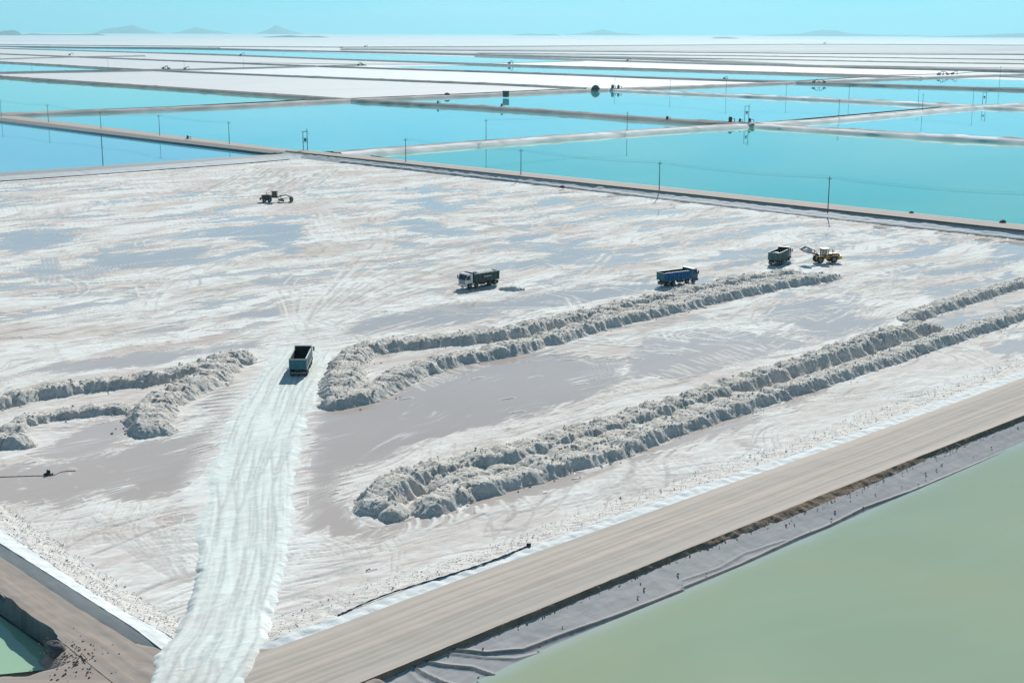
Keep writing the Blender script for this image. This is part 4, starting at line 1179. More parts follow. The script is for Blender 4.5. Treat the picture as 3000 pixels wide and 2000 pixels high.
o = mesh_np('haul_road', V, grid_faces(n, k), M['haul'], attrs={'wet': np.zeros(n * k), 'cream': cr_.ravel(), 'dark': np.clip(dk, 0, 1).ravel()})
if o.data.polygons[0].normal.z < 0: o.data.flip_normals()
structure(o, 'bright white packed salt haul road with wheel ruts')

# ------------------------------------------------------------------ salt ridges
CLODS = []


def windrow(lst, hgt_, half, label, seed, front=1.0, taper=(1, 1), rib=0.9):
    p = smooth_path(full(lst, hgt_ * 0.9), 2)
    q_, L = resample(p, 0.20)
    n = len(q_); k = 37
    tg = np.gradient(q_, axis=0); tg /= np.maximum(np.hypot(tg[:, 0], tg[:, 1]), 1e-9)[:, None]
    nr = np.stack([tg[:, 1], -tg[:, 0]], 1)
    nr[nr[:, 1] > 0] *= 1
    s_ = np.linspace(-1, 1, k)[None, :]
    Lg = L[:, None] + 0 * s_
    tot = L[-1]
    ends = np.ones_like(L)
    if taper[0]: ends = np.minimum(ends, np.sqrt(np.clip(L / (half * 1.15), 0, 1)))
    if taper[1]: ends = np.minimum(ends, np.sqrt(np.clip((tot - L) / (half * 1.15), 0, 1)))
    hw = half * (1 + 0.16 * fbm(L / 7, L * 0 + seed, 3, seed) + 0.16 * pnoise(L / 2.6, L * 0 + 3.3, seed + 1))[:, None] * (0.25 + 0.75 * ends)[:, None]
    hgt_ = hgt_ * 0.72
    ph = L / 4.6 + 0.5 * pnoise(L / 7, L * 0 + 2.2, seed + 21)
    H = hgt_ * (0.78 + 0.32 * np.abs(np.sin(np.pi * ph)) + 0.38 * fbm(L / 7, L * 0 + 1.7, 4, seed + 2))[:, None] * ends[:, None]
    r = np.abs(s_)
    prof = smooth(1.02, 0.40, r) * (1 - 0.10 * r) * (1 + 0.10 * np.clip(s_, -1, 0))
    lat = s_ * hw
    # ribs left by the loads sliding down the flanks
    sk = Lg + 0.5 * lat + 0.5 * pnoise(Lg / 3, lat / 2, seed + 4)
    ribs = (1 - np.abs(pnoise(sk / (0.75 * rib), lat * 0.16, seed + 5)) * 2.2)
    ribs = ribs + 0.9 * (1 - np.abs(pnoise(sk / 0.46 + 9, lat * 0.3, seed + 15)) * 2.2)
    flank = np.clip((r - 0.12) * (1 - r) * 5, 0, 1)
    bl = lambda sc, sd: 1 - 2.4 * np.abs(pnoise(Lg / sc + 0.3 * pnoise(Lg / .7, lat / .7, sd + 1), lat / sc, sd))
    lumps = 0.5 * fbm(Lg / 1.7, lat / 1.7, 4, seed + 6, 0.6) + 0.22 * bl(1.6, seed + 31) + 0.28 * bl(0.72, seed + 33) + 0.24 * bl(0.4, seed + 35)
    zz = H * prof + 0.21 * hgt_ / 1.7 * ribs * flank * ends[:, None] + 0.36 * lumps * (0.2 + prof) * ends[:, None] * (hgt_ / 1.8)
    zz = np.where(r > 0.97, -0.25, zz - 0.04)
    wav = 0.6 * fbm(Lg / 1.3, s_ * 2 + 0 * Lg, 3, seed + 7) * r
    lat = lat + wav + 0.55 * half * 0.2 * fbm(Lg / 5, 0 * Lg + 4.4, 3, seed + 8)
    X = q_[:, 0][:, None] + nr[:, 0][:, None] * lat
    Y = q_[:, 1][:, None] + nr[:, 1][:, None] * lat
    o = mesh_np('salt_ridge', np.stack([X.ravel(), Y.ravel(), zz.ravel()], 1), grid_faces(n, k), M['windrow'])
    if o.data.polygons[len(o.data.polygons) // 2].normal.z < 0: o.data.flip_normals()
    rr = np.random.default_rng(seed)
    m_ = int(tot * 7)
    i = rr.integers(0, n, m_); f = np.clip(np.abs(rr.normal(0.55, 0.38, m_)), 0, 1.45) * np.where(rr.random(m_) < .62, 1, -1)
    lx = f * hw[i, 0]
    jj = np.clip(((f + 1) / 2 * (k - 1)).round().astype(int), 0, k - 1)
    zc = np.where(np.abs(f) < 1, zz[i, jj], 0.03)
    CLODS.append(np.stack([q_[i, 0] + nr[i, 0] * lx, q_[i, 1] + nr[i, 1] * lx, np.maximum(zc, 0.02)], 1))
    return tag(o, label, 'salt ridge', 'ridges of dumped salt')


windrow([(775, 893), (790, 840), (812, 792), (870, 776), (1000, 766), (1100, 757), (1200, 743), (1300, 718), (1400, 697), (1500, 676), (1600, 653), (1720, 630), (1840, 612)], 1.9, 3.3, 'long grey salt ridge bent down at its left end, blue truck behind it', 1001)
windrow([(738, 914), (790, 902), (850, 886), (900, 856), (950, 832), (1050, 806), (1150, 790), (1250, 766), (1350, 736), (1450, 713), (1550, 690), (1700, 657), (1820, 635), (1930, 620)], 1.7, 3.1, 'ribbed front salt ridge ending below the wheel loader', 1011, rib=1.3)
windrow([(850, 1147), (878, 1108), (935, 1074), (1040, 1046), (1170, 1024), (1300, 984), (1450, 942), (1600, 897), (1750, 848), (1900, 800), (2050, 752), (2120, 732), (2175, 738)], 2.1, 3.4, 'tall back ridge of the double salt bank beside the tan road', 1021)
windrow([(960, 1160), (1000, 1135), (1060, 1108), (1200, 1075), (1260, 1056), (1400, 1018), (1550, 960), (1700, 913), (1850, 867), (2000, 820), (2150, 770), (2352, 706), (2480, 665)], 1.5, 2.7, 'long lower front ridge of the double salt bank beside the tan road', 1031, taper=(1, 0))
windrow([(985, 1108), (1060, 1078), (1180, 1052), (1300, 1020), (1450, 980), (1600, 930), (1720, 888)], 1.35, 3.0, 'low salt fill between the two ridges beside the tan road', 1121)
windrow([(1340, 724), (1450, 700), (1600, 670), (1750, 640), (1860, 622)], 1.4, 2.6, 'low salt fill between the two ridges behind the central pool', 1131)
windrow([(2075, 722), (2120, 704), (2200, 680), (2280, 656), (2352, 636), (2480, 605)], 1.5, 2.8, 'short salt ridge rising to the right edge of the picture', 1041, taper=(1, 0))
windrow([(-130, 925), (0, 905), (100, 882), (200, 868), (300, 860), (400, 845), (480, 822), (535, 798), (575, 815)], 1.7, 2.9, 'back salt ridge left of the haul road, running to the left edge', 1051, taper=(0, 1))
windrow([(530, 806), (490, 838), (450, 862), (400, 885), (360, 905), (335, 945), (345, 975)], 1.9, 3.3, 'ribbed salt ridge slanting down beside the haul road', 1061)
windrow([(20, 985), (45, 955), (110, 940), (200, 930), (270, 922), (300, 930)], 1.3, 2.3, 'low front salt ridge at the left, beside the small pool', 1071)
windrow([(-90, 1005), (-20, 995), (30, 992), (70, 1004)], 1.6, 2.6, 'rounded salt heap cut by the left edge', 1081, taper=(0, 1))
windrow([(340, 955), (370, 968), (405, 972)], 1.5, 3.0, 'round tongue of salt at the foot of the slanting ridge', 1091)
windrow([(868, 1150), (905, 1152), (940, 1158)], 1.7, 3.2, 'dark rounded head of the double salt bank', 1101)
windrow([(1145, 655), (1170, 657), (1205, 657)], 0.9, 1.5, 'small heap of salt dumped behind the white truck', 1111)

# ------------------------------------------------------------------ loose lumps
def rocks(name, spots, sizes, m, label, seed):
    r = np.random.default_rng(seed)
    base = np.array([(1, 0, 0), (-.5, .87, 0), (-.5, -.87, 0), (.55, .3, .75), (-.6, .25, .6), (0, -.6, .8)], float)
    fc = np.array([(0, 1, 3), (1, 4, 3), (1, 2, 4), (2, 5, 4), (2, 0, 5), (0, 3, 5), (3, 4, 5)])
    n = len(spots)
    ang = r.uniform(0, 6.28, n); c, s = np.cos(ang), np.sin(ang)
    b = base[None] * r.uniform(.6, 1.4, (n, 6, 3)) * np.asarray(sizes)[:, None, None]
    V = np.stack([b[..., 0] * c[:, None] - b[..., 1] * s[:, None] + spots[:, 0, None], b[..., 0] * s[:, None] + b[..., 1] * c[:, None] + spots[:, 1, None], b[..., 2] + spots[:, 2, None]], -1)
    F = (fc[None] + 6 * np.arange(n)[:, None, None]).reshape(-1, 3)
    o = mesh_np(name, V.reshape(-1, 3), F, m, smooth_shade=False)
    o['kind'] = 'stuff'; o['label'] = label
    return o


def band(az, r0, z0, r1, z1, s0, s1, n, seed, power=1.0):
    r = np.random.default_rng(seed)
    s = r.uniform(s0, s1, n); q_ = r.uniform(0, 1, n) ** power
    out = []
    for lst, z in ((r0, z0), (r1, z1)):
        p = pts(lst, z); ps, tt = st(p[:, 0], p[:, 1], az); i = np.argsort(ps)
        out.append(np.interp(s, ps[i], tt[i]))
    t = out[0] * (1 - q_) + out[1] * q_
    x, y = xy(s, t, az)
    return np.stack([x, y, z0 * (1 - q_) + z1 * q_], 1)


sp = np.concatenate(CLODS)
rocks('salt_clods', sp, rng.gamma(2.0, .04, len(sp)) + .03, M['windrow'], 'broken salt clods strewn over and below the salt ridges', 1210)
off = lambda l, d: [(u, v + d) for u, v in l]
sp = np.concatenate([band(AZ1, off(rb, -14), 0.02, wb, 1.05, NB, N1 - 5, 2600, 1201), band(AZ2, off(rl0, -12), 0.02, wl0, 1.1, L0 + 5, LB, 1700, 1202)])
rocks('salt_rubble', sp, rng.uniform(.035, .10, len(sp)) * np.where(rng.random(len(sp)) < .06, 1.9, 1), M['rock'], 'small salt lumps strewn along the pond edge', 1203)
sp = band(AZ1, off(br, -10), 0.62, off(br, 10), 0.45, N0 + 8, N1 - 5, 700, 1204)
rocks('soil_clods', sp, rng.uniform(.03, .10, len(sp)), M['dark_rock'], 'dark clods along the brown road shoulder', 1205)
sp = band(AZ1, br, 0.52, ln, -0.55, N0 + 12, N1 - 5, 90, 1206, 1.6)
rocks('soil_clods', sp, rng.uniform(.06, .16, len(sp)), M['dark_rock'], 'dark clods lying on the grey liner', 1207)
sp = pts(np.stack([rng.normal(215, 45, 170), rng.normal(1925, 30, 170)], 1), 0.96)
sp = np.concatenate([sp, np.full((len(sp), 1), 0.95)], 1)
rocks('soil_clods', sp, rng.uniform(.04, .13, len(sp)), M['dark_rock'], 'dark clods at the lower left road corner', 1208)
# ------------------------------------------------------------------ vehicles
def wheel(parent, x, y, z, r, w, rimm, dual=False):
    out = 1 if y > 0 else -1
    wd = w * (2.05 if dual else 1.0)
    t = MB().lathe_y([(r * .55, -wd / 2), (r * .88, -wd / 2), (r * .98, -wd * .38), (r, -wd * .2), (r, wd * .2), (r * .98, wd * .38), (r * .88, wd / 2), (r * .55, wd / 2), (r * .55, -wd / 2)], x, y, z, 20).build('wheel', M['tyre'], parent, True)
    t.data.materials[0] = M['tyre']
    k = -out if dual else out
    d = wd / 2
    # dished rim with hub
    MB().lathe_y([(r * .56, out * d * .86), (r * .50, out * d * .95), (r * .44, out * d * .55), (r * .20, out * d * .60), (r * .18, out * d * 1.02), (0.001, out * d * 1.05)], x, y, z, 16).build('rim', rimm, t, True)
    MB().lathe_y([(r * .56, -out * d * .86), (r * .40, -out * d * .7), (0.001, -out * d * .7)], x, y, z, 12).build('rim', M['chassis'], t, True)
    return t


def dump_truck(u, v, az, label, cabm, bodym, tailm, rimm, insidem, ribm=None, name='dump_truck', stripe=False):
    x, y = at(u, v, 0.12)
    t = empty(name, (x, y, 0.12), math.radians(az), label, 'dump truck', 'dump trucks working in the salt pond')
    ribm = ribm or bodym
    # chassis rails, cross members, bumper bar, fuel tank
    c = MB()
    for s in (-1, 1): c.box(-4.2, 3.9, s * .40 - .06, s * .40 + .06, .78, 1.06)
    for xx in (-4.1, -2.9, -1.6, -.4, .6, 2.2): c.box(xx - .08, xx + .08, -.36, .36, .80, 1.0)
    for xx in (-3.45, -2.1, 1.55, 3.3): c.box(xx - .1, xx + .1, -.95, .95, .44, .60)
    c.build('chassis', M['chassis'], t)
    for s in (-1, 1):
        MB().prism_y([(-.85, .55), (.55, .55), (.62, .65), (.62, 1.02), (.55, 1.10), (-.85, 1.10), (-.92, 1.0), (-.92, .65)], s * .62 if s > 0 else -1.14, 1.14 if s > 0 else -.62).build('fuel_tank', M['chassis'], t)
    # cab
    prof = [(2.55, .95), (4.22, .95), (4.38, 1.15), (4.40, 1.75), (4.30, 2.15), (4.05, 2.86), (3.85, 3.02), (2.70, 3.06), (2.55, 2.92)]
    cab = MB().prism_y(prof, -1.22, 1.22, 0.07).build('cab', cabm, t)
    MB().box(4.10, 4.46, -1.22, 1.22, .52, 1.0).build('bumper', cabm if cabm is M['cab_white'] else M['chassis'], cab)
    MB().box(4.385, 4.425, -.78, .78, 1.12, 1.62).build('grille', M['chassis'], cab)
    g = MB()
    for k in range(3): g.box(4.43, 4.45, -.72, .72, 1.20 + k * .14, 1.26 + k * .14)
    g.build('grille_bar', cabm, cab)
    MB()._add([(4.425, -1.06, 1.74), (4.425, 1.06, 1.74), (4.345, 1.06, 2.14), (4.345, -1.06, 2.14), (4.105, 1.0, 2.82), (4.105, -1.0, 2.82)], [(0, 1, 2, 3), (3, 2, 4, 5)]).build('windscreen', M['glass'], cab)
    MB().box(4.02, 4.36, -1.1, 1.1, 2.84, 2.92).build('sun_visor', M['chassis'], cab)
    for s in (-1, 1):
        yy = s * 1.235
        MB()._add([(3.25, yy, 1.86), (4.18, yy, 1.80), (4.10, yy, 2.16), (3.93, yy, 2.66), (3.25, yy, 2.70)], [(0, 1, 2, 3, 4)]).build('side_window', M['glass'], cab)
        MB().box(3.14, 3.17, yy - .008, yy + .008, 1.05, 2.75).box(3.25, 3.42, yy - .02, yy + .02, 1.62, 1.66).build('door_seam', M['chassis'], cab)
        MB().box(4.22, 4.36, s * 1.30, s * 1.52, 1.95, 2.62).box(4.26, 4.30, s * 1.18, s * 1.34, 2.5, 2.54).build('mirror', M['chassis'], cab)
        MB().box(4.44, 4.475, s * .78 - .2, s * .78 + .2, .70, .88).build('headlight', M['lamp_clear'], cab)
        MB().box(2.78, 3.95, s * 1.06 if s > 0 else -1.24, 1.24 if s > 0 else -1.06, .88, 1.10).build('mudguard', M['chassis'], cab)
        MB().box(2.9, 3.2, s * 1.08 if s > 0 else -1.20, 1.20 if s > 0 else -1.08, .42, .56).build('step', M['chassis'], cab)
    MB().box(2.42, 2.54, -1.0, -.72, .95, 3.0).build('air_intake', M['chassis'], cab)
    MB().tube((2.46, .86, 1.0), (2.46, .86, 3.15), .09, n=10).build('exhaust', M['chassis'], cab)
    # tipper body: floor, two walls, headboard with canopy, tailgate
    zf, zt = 1.28, 2.72
    xr, xf = -4.45, 2.30
    b = MB().box(xr, xf, -1.18, 1.18, zf - .12, zf).box(xr + .3, xf - .2, -.55, .55, zf - .26, zf - .121).build('tipper_body', insidem, t)
    for s in (-1, 1):
        y0, y1 = (1.18, 1.26) if s > 0 else (-1.26, -1.18)
        MB().box(xr, xf, y0, y1, zf - .12, zt).build('side_wall', bodym, b)
        MB().box(xr - .02, xf + .02, y0 - .05, y1 + .05, zt, zt + .12).build('top_rail', ribm, b)
        MB().box(xr, xf, s * 1.26 if s > 0 else -1.33, 1.33 if s > 0 else -1.26, zf - .16, zf + .03).build('bottom_rail', ribm, b)
        ys = (1.262, 1.345) if s > 0 else (-1.345, -1.262)
        for k in range(7):
            xx = xr + .22 + k * (xf - xr - .5) / 6
            MB().box(xx, xx + .13, ys[0], ys[1], zf + .032, zt - .002).build('rib', ribm, b)
        if stripe and s: MB().box(xr + 2.2, xr + 4.2, (1.35 if s > 0 else -1.36), (1.36 if s > 0 else -1.35), zf + .7, zf + .95).build('side_board', M['body_silver'], b)
        # inner faces sit just inside the walls
        MB().box(xr + .01, xf - .01, (1.165 if s > 0 else -1.178), (1.178 if s > 0 else -1.165), zf + .001, zt - .01).build('inner_wall', insidem, b)
    MB().prism_y([(xf, zf - .12), (xf + .08, zf - .12), (xf + .08, zt + .42), (xf + .52, zt + .50), (xf + .52, zt + .56), (xf, zt + .50)], -1.26, 1.26).build('headboard', ribm, b)
    MB().box(xf - .014, xf - .002, -1.16, 1.16, zf + .001, zt + .40).build('inner_wall', insidem, b)
    tg = MB().prism_y([(xr - .09, zf - .10), (xr - .005, zf - .10), (xr - .005, zt + .05), (xr - .16, zt + .05)], -1.25, 1.25).build('tailgate', tailm, b)
    for s in (-1, 0, 1):
        MB().box(xr - .20, xr - .10, s * 1.08 - .06, s * 1.08 + .06, zf - .05, zt).build('rib', tailm, tg)
    MB().box(xr - .22, xr - .16, -1.24, 1.24, zt - .05, zt + .09).build('top_rail', ribm, tg)
    # rear end
    MB().box(-4.42, -4.30, -1.15, 1.15, .52, .70).box(-4.36, -4.22, -.5, -.38, .55, .80).box(-4.36, -4.22, .38, .5, .55, .80).build('under_run_bar', M['rim_grey'], t)
    for s in (-1, 1):
        MB().box(-4.45, -4.421, s * .85 - .22, s * .85 + .22, .73, .88).build('tail_light', M['lamp_red'], t)
        MB().box(-4.28, -4.24, s * .88 - .3, s * .88 + .3, .25, .9).build('mud_flap', M['chassis'], t)
    for xx, du in ((3.3, 0), (1.55, 0), (-2.1, 1), (-3.45, 1)):
        for s in (-1, 1):
            wheel(t, xx, s * (.98 if du else 1.06), .53, .53, .30, rimm, bool(du))
    return t


def truck_at(t, lx, ly, lz):
    return t.matrix_basis @ Vector((lx, ly, lz))


def salt_load(t, label, x0, x1, top, seed):
    nx, ny = 40, 20
    X, Y = np.meshgrid(np.linspace(x0, x1, nx), np.linspace(-1.14, 1.14, ny))
    q_ = np.clip(np.minimum(X - x0, x1 - X) / 1.1, 0, 1); r_ = np.clip((1.14 - np.abs(Y)) / .9, 0, 1)
    Z = 1.34 + (top - 1.34) * (0.62 + .38 * np.sqrt(r_)) * np.sqrt(q_) + .14 * fbm(X * 1.6, Y * 1.6, 4, seed) * r_
    V = [truck_at(t, *p) for p in zip(X.ravel(), Y.ravel(), Z.ravel())]
    o = mesh_np('salt_load', [tuple(p) for p in V], grid_faces(ny, nx), M['load'])
    if o.data.polygons[len(o.data.polygons) // 2].normal.z < 0: o.data.flip_normals()
    tag(o, label, 'salt load')


M['load'] = simple('loaded_salt', (0.74, 0.75, 0.74), 0.9, vary=0.12)
d1 = AZ1 * 180 / math.pi
t1 = dump_truck(884, 1083, -2.0, 'empty dump truck with teal tailgate driving up the white haul road', M['cab_grey'], M['body_silver'], M['body_teal'], M['rim_pale'], M['body_inside'])
t2 = dump_truck(1402, 838, 227, 'white-cab dump truck loaded with salt, facing the lower left', M['cab_white'], M['body_green'], M['body_green'], M['rim_grey'], M['body_inside'], M['body_green'], stripe=True)
t3 = dump_truck(1985, 832, 56, 'dark blue dump truck driving behind the long salt ridge', M['cab_teal'], M['body_blue'], M['body_teal'], M['rim_grey'], M['body_inside'], M['body_teal'])
t4 = dump_truck(2284, 769, 29, 'dusty grey-green dump truck being filled in front of the wheel loader', M['cab_grey'], M['body_greyteal'], M['body_greyteal'], M['rim_grey'], M['body_inside'])
bpy.context.view_layer.update()
salt_load(t2, 'heaped pale salt in the white-cab truck', -4.3, 2.2, 3.15, 5)
salt_load(t4, 'first scoop of pale salt in the dusty grey-green truck', -4.35, -1.2, 2.75, 6)


def wheel_loader(u, v, az):
    x, y = at(u, v, 0.12)
    t = empty('wheel_loader', (x, y, 0.12), math.radians(az), 'yellow wheel loader lifting its bucket beside the dusty truck', 'wheel loader')
    Y_ = M['yellow']
    # rear body with engine hood, counterweight
    body = MB().prism_y([(-3.3, .95), (-.1, .85), (.1, 1.05), (.1, 1.75), (-.55, 1.95), (-.75, 2.1), (-2.5, 2.12), (-3.15, 1.98), (-3.4, 1.75)], -.72, .72, .06).build('engine_hood', Y_, t)
    MB().box(-2.9, -.9, -.73, -.722, 1.35, 1.9).box(-2.9, -.9, .722, .73, 1.35, 1.9).build('side_grille', M['chassis'], body)
    MB().prism_y([(-3.62, .8), (-2.75, .72), (-2.75, 1.45), (-3.5, 1.62), (-3.66, 1.4)], -1.18, 1.18, .08).build('counterweight', Y_, t)
    MB().tube((-1.7, .3, 2.1), (-1.7, .3, 2.95), .08, n=10).build('exhaust', M['chassis'], body)
    MB().tube((-2.3, -.2, 2.1), (-2.3, -.2, 2.55), .1, n=10).build('air_filter', M['chassis'], body)
    for s in (-1, 1):
        MB().prism_y([(-2.75, 1.5), (-2.65, 1.72), (-1.15, 1.72), (-.95, 1.45), (-.95, 1.36), (-1.2, 1.62), (-2.6, 1.62), (-2.68, 1.45)], s * .73 if s > 0 else -1.32, 1.32 if s > 0 else -.73).build('fender', Y_, t)
    # cab
    cab = MB()
    for s in (-1, 1):
        for xx in (-.62, .78): cab.box(xx - .06, xx + .06, s * .66 - .06, s * .66 + .06, 1.7, 3.12)
    cab.box(-.7, .86, -.74, .74, 1.62, 1.80)
    cb = cab.build('cab', M['chassis'], t)
    MB().box(-.82, .98, -.84, .84, 3.12, 3.26).build('roof', Y_, cb)
    MB().box(-.56, .72, -.70, -.66, 1.81, 3.11).build('side_window', M['glass_pale'], cb)
    MB().box(-.56, .72, .66, .70, 1.81, 3.11).build('side_window', M['glass_pale'], cb)
    MB().box(.76, .80, -.60, .60, 1.81, 3.11).build('windscreen', M['glass_pale'], cb)
    MB().box(-.3, .1, -.22, .22, 1.81, 2.05).box(-.38, -.26, -.22, .22, 2.0, 2.6).build('seat', M['chassis'], cb)
    # front frame
    fr = MB().prism_y([(.15, .7), (1.9, .7), (2.0, 1.3), (1.75, 1.85), (1.2, 1.9), (.7, 1.35), (.15, 1.2)], -.42, .42, .05).build('front_frame', Y_, t)
    for s in (-1, 1):
        MB().prism_y([(.75, 1.46), (.9, 1.66), (2.15, 1.66), (2.35, 1.42), (2.2, 1.52), (.95, 1.54)], s * .62 if s > 0 else -1.3, 1.3 if s > 0 else -.62).build('fender', Y_, t)
    # raised lift arms
    arm = MB()
    for s in (-1, 1):
        P_ = [(1.35, 1.75), (1.55, 1.95), (2.9, 2.35), (3.9, 2.62), (3.95, 2.40), (2.95, 2.02), (1.7, 1.55)]
        arm.prism_y(P_, s * .52 - .09, s * .52 + .09)
    arm.box(2.75, 2.95, -.43, .43, 2.08, 2.28)
    ar = arm.build('lift_arm', M['chassis'], t)
    for s in (-1, 1): MB().tube((1.2, s * .3, 1.2), (2.7, s * .35, 2.1), .08).build('lift_cylinder', M['rim_pale'], ar)
    MB().tube((1.55, 0, 1.8), (2.55, 0, 2.85), .07).tube((2.5, 0, 2.85), (2.62, 0, 2.1), .09).tube((2.55, 0, 2.9), (3.85, 0, 3.2), .07).build('tilt_linkage', M['chassis'], ar)
    # bucket heaped with salt
    bk = MB()
    prof_o = [(3.85, 2.35), (4.6, 2.35), (5.5, 2.95), (5.45, 3.02), (4.55, 2.46), (4.05, 2.5), (3.92, 2.8), (3.98, 3.25), (4.2, 3.6), (4.12, 3.64), (3.86, 3.3), (3.78, 2.8)]
    bk.prism_y(prof_o, -1.42, 1.42)
    bo = bk.build('bucket', M['bucket'], t)
    for s in (-1, 1):
        MB()._add([(3.86, s * 1.42, 2.4), (4.6, s * 1.42, 2.38), (5.48, s * 1.42, 2.98), (4.18, s * 1.42, 3.62), (3.86, s * 1.42, 3.3), (3.86, s * 1.47, 2.4), (4.6, s * 1.47, 2.38), (5.48, s * 1.47, 2.98), (4.18, s * 1.47, 3.62), (3.86, s * 1.47, 3.3)],
                  [(0, 1, 2, 3, 4), (9, 8, 7, 6, 5), (0, 5, 6, 1), (1, 6, 7, 2), (2, 7, 8, 3), (3, 8, 9, 4), (4, 9, 5, 0)]).build('bucket_side', M['bucket'], bo)
    for k in range(8): MB().box(5.4, 5.68, -1.36 + k * .36, -1.24 + k * .36, 2.94, 3.0, Matrix.Translation((5.4, 0, 2.95)) @ Matrix.Rotation(-.58, 4, 'Y') @ Matrix.Translation((-5.4, 0, -2.95))).build('tooth', M['chassis'], bo)
    for xx in (1.55, -1.75):
        for s in (-1, 1): wheel(t, xx, s * 1.02, .80, .80, .58, M['rim_yellow'])
    bpy.context.view_layer.update()
    nx, ny = 20, 24
    X, Yv = np.meshgrid(np.linspace(3.95, 5.35, nx), np.linspace(-1.38, 1.38, ny))
    q_ = (X - 3.95) / 1.4
    base = np.interp(X, [3.95, 4.6, 5.35], [2.55, 2.6, 2.95])
    Z = base + np.sin(np.pi * np.clip(q_ * .8 + .28, 0, 1)) * .8 * np.sqrt(np.clip((1.4 - np.abs(Yv)) / 1.0, 0, 1)) + .1 * fbm(X * 3, Yv * 3, 3, 9)
    V = [tuple(t.matrix_basis @ Vector(p)) for p in zip(X.ravel(), Yv.ravel(), Z.ravel())]
    o = mesh_np('salt_load', V, grid_faces(ny, nx), M['load'])
    if o.data.polygons[len(o.data.polygons) // 2].normal.z < 0: o.data.flip_normals()
    tag(o, 'grey salt heaped in the raised loader bucket', 'salt load')
    return t


M['glass_pale'] = simple('dusty_cab_glass', (0.16, 0.24, 0.22), 0.15)
M['glass_pale'].node_tree.nodes['Principled BSDF'].inputs['Alpha'].default_value = 0.35
M['rim_yellow'] = simple('dusty_wheel_rim', (0.26, 0.26, 0.25), 0.6)
wheel_loader(2415, 769, -104)


def motor_grader(u, v, az):
    x, y = at(u, v, 0.12)
    t = empty('motor_grader', (x, y, 0.12), math.radians(az), 'brownish motor grader with a long front frame alone on the far salt', 'motor grader')
    Y_ = M['yellow_brown']
    hood = MB().prism_y([(-4.6, 1.0), (-1.6, .95), (-1.6, 2.05), (-2.4, 2.25), (-4.2, 2.2), (-4.65, 1.9)], -.70, .70, .08).build('engine_hood', Y_, t)
    MB().box(-4.2, -2.2, -.715, -.702, 1.3, 2.0).box(-4.2, -2.2, .702, .715, 1.3, 2.0).build('side_grille', M['chassis'], hood)
    MB().tube((-3.0, .25, 2.2), (-3.0, .25, 2.95), .08).build('exhaust', M['chassis'], hood)
    MB().prism_y([(-5.25, .75), (-4.6, .7), (-4.6, 1.3), (-5.1, 1.25)], -.9, .9).build('ripper', M['chassis'], t)
    cab = MB()
    for s in (-1, 1):
        for xx, x2 in ((-1.5, -1.5), (.05, .2)): cab.tube((xx, s * .62, 1.4), (x2, s * .68, 3.1), .06, n=6)
    cab.box(-1.6, .15, -.68, .68, 1.25, 1.75)
    cb = cab.build('cab', M['chassis'], t)
    MB().box(-1.75, .35, -.82, .82, 3.1, 3.22).build('roof', M['chassis'], cb)
    MB().box(-1.42, .0, -.66, -.63, 1.76, 3.08).build('side_window', M['glass'], cb)
    MB().box(-1.42, .0, .63, .66, 1.76, 3.08).build('side_window', M['glass'], cb)
    # arched main frame to the front axle
    fr = [(-.2, 1.35), (1.2, 1.95), (2.8, 2.12), (3.8, 1.75), (4.35, 1.15), (4.35, .85), (3.95, 1.0), (3.5, 1.5), (2.7, 1.82), (1.3, 1.65), (-.2, 1.05)]
    m_ = MB().prism_y(fr, -.30, .30).build('main_frame', Y_, t)
    MB().box(4.0, 4.6, -.35, .35, .95, 1.5).build('front_block', Y_, m_)
    MB().box(4.12, 4.36, -.95, .95, .52, .68).build('front_axle', M['chassis'], t)
    # draw bar, turntable and blade
    MB().prism_y([(1.0, .85), (3.9, 1.0), (3.9, 1.1), (1.0, 1.0)], -.12, .12).tube((1.2, 0, .78), (1.2, 0, .86), .75, n=20).build('draw_bar', M['chassis'], t)
    Mb = Matrix.Translation((1.3, 0, 0)) @ Matrix.Rotation(math.radians(28), 4, 'Z')
    bl = MB()
    for k in range(5):
        a0, a1 = -.6 + k * .24, -.6 + (k + 1) * .24
        bl.box(-.05 - .12 * math.cos(a0), .0 - .12 * math.cos(a0), -1.85, 1.85, .12 + k * .13, .25 + k * .13, Mb)
    bl.build('blade', M['bucket_dark'], t)
    for xx in (-3.75, -2.2):
        for s in (-1, 1): wheel(t, xx, s * 1.02, .66, .66, .42, M['rim_yellow'])
    for s in (-1, 1): wheel(t, 4.24, s * 1.02, .62, .62, .38, M['rim_yellow'])
    for s in (-1, 1): MB().box(-3.9, -2.05, s * .72 if s > 0 else -.80, .80 if s > 0 else -.72, .5, .85).build('tandem_case', Y_, t)
    for s in (-1, 1): MB().tube((.9, s * .3, 1.9), (1.3, s * .5, .9), .06).build('lift_cylinder', M['chassis'], t)
    return t


M['bucket_dark'] = simple('dark_blade_steel', (0.05, 0.055, 0.06), 0.5, vary=0.2)
motor_grader(812, 591, 80)

# ------------------------------------------------------------------ utility poles and wires
POLES = {}


def pole(u, v, vt, z, label, group, az=AZ2, arm=True):
    x, y = at(u, v, z)
    hgt_ = (v - vt) * math.hypot(math.hypot(x, y), CAM_H - z) / FPX
    t = empty('utility_pole', (x, y, z), az, label, 'utility pole', group)
    MB().tube((0, 0, -.4), (0, 0, hgt_), .15, .10, 10).build('shaft', M['pole'], t, True)
    if arm:
        a = MB().box(-.06, .06, -.95, .95, hgt_ - .75, hgt_ - .62).build('cross_arm', M['pole'], t)
        for yy in (-.85, 0.0, .85):
            if yy: MB().tube((0, yy, hgt_ - .62), (0, yy, hgt_ - .36), .055, .04, 8).build('insulator', M['insulator'], a)
        MB().tube((0, 0, hgt_), (0, 0, hgt_ + .24), .055, .04, 8).build('insulator', M['insulator'], t)
    return (x, y, z + hgt_)


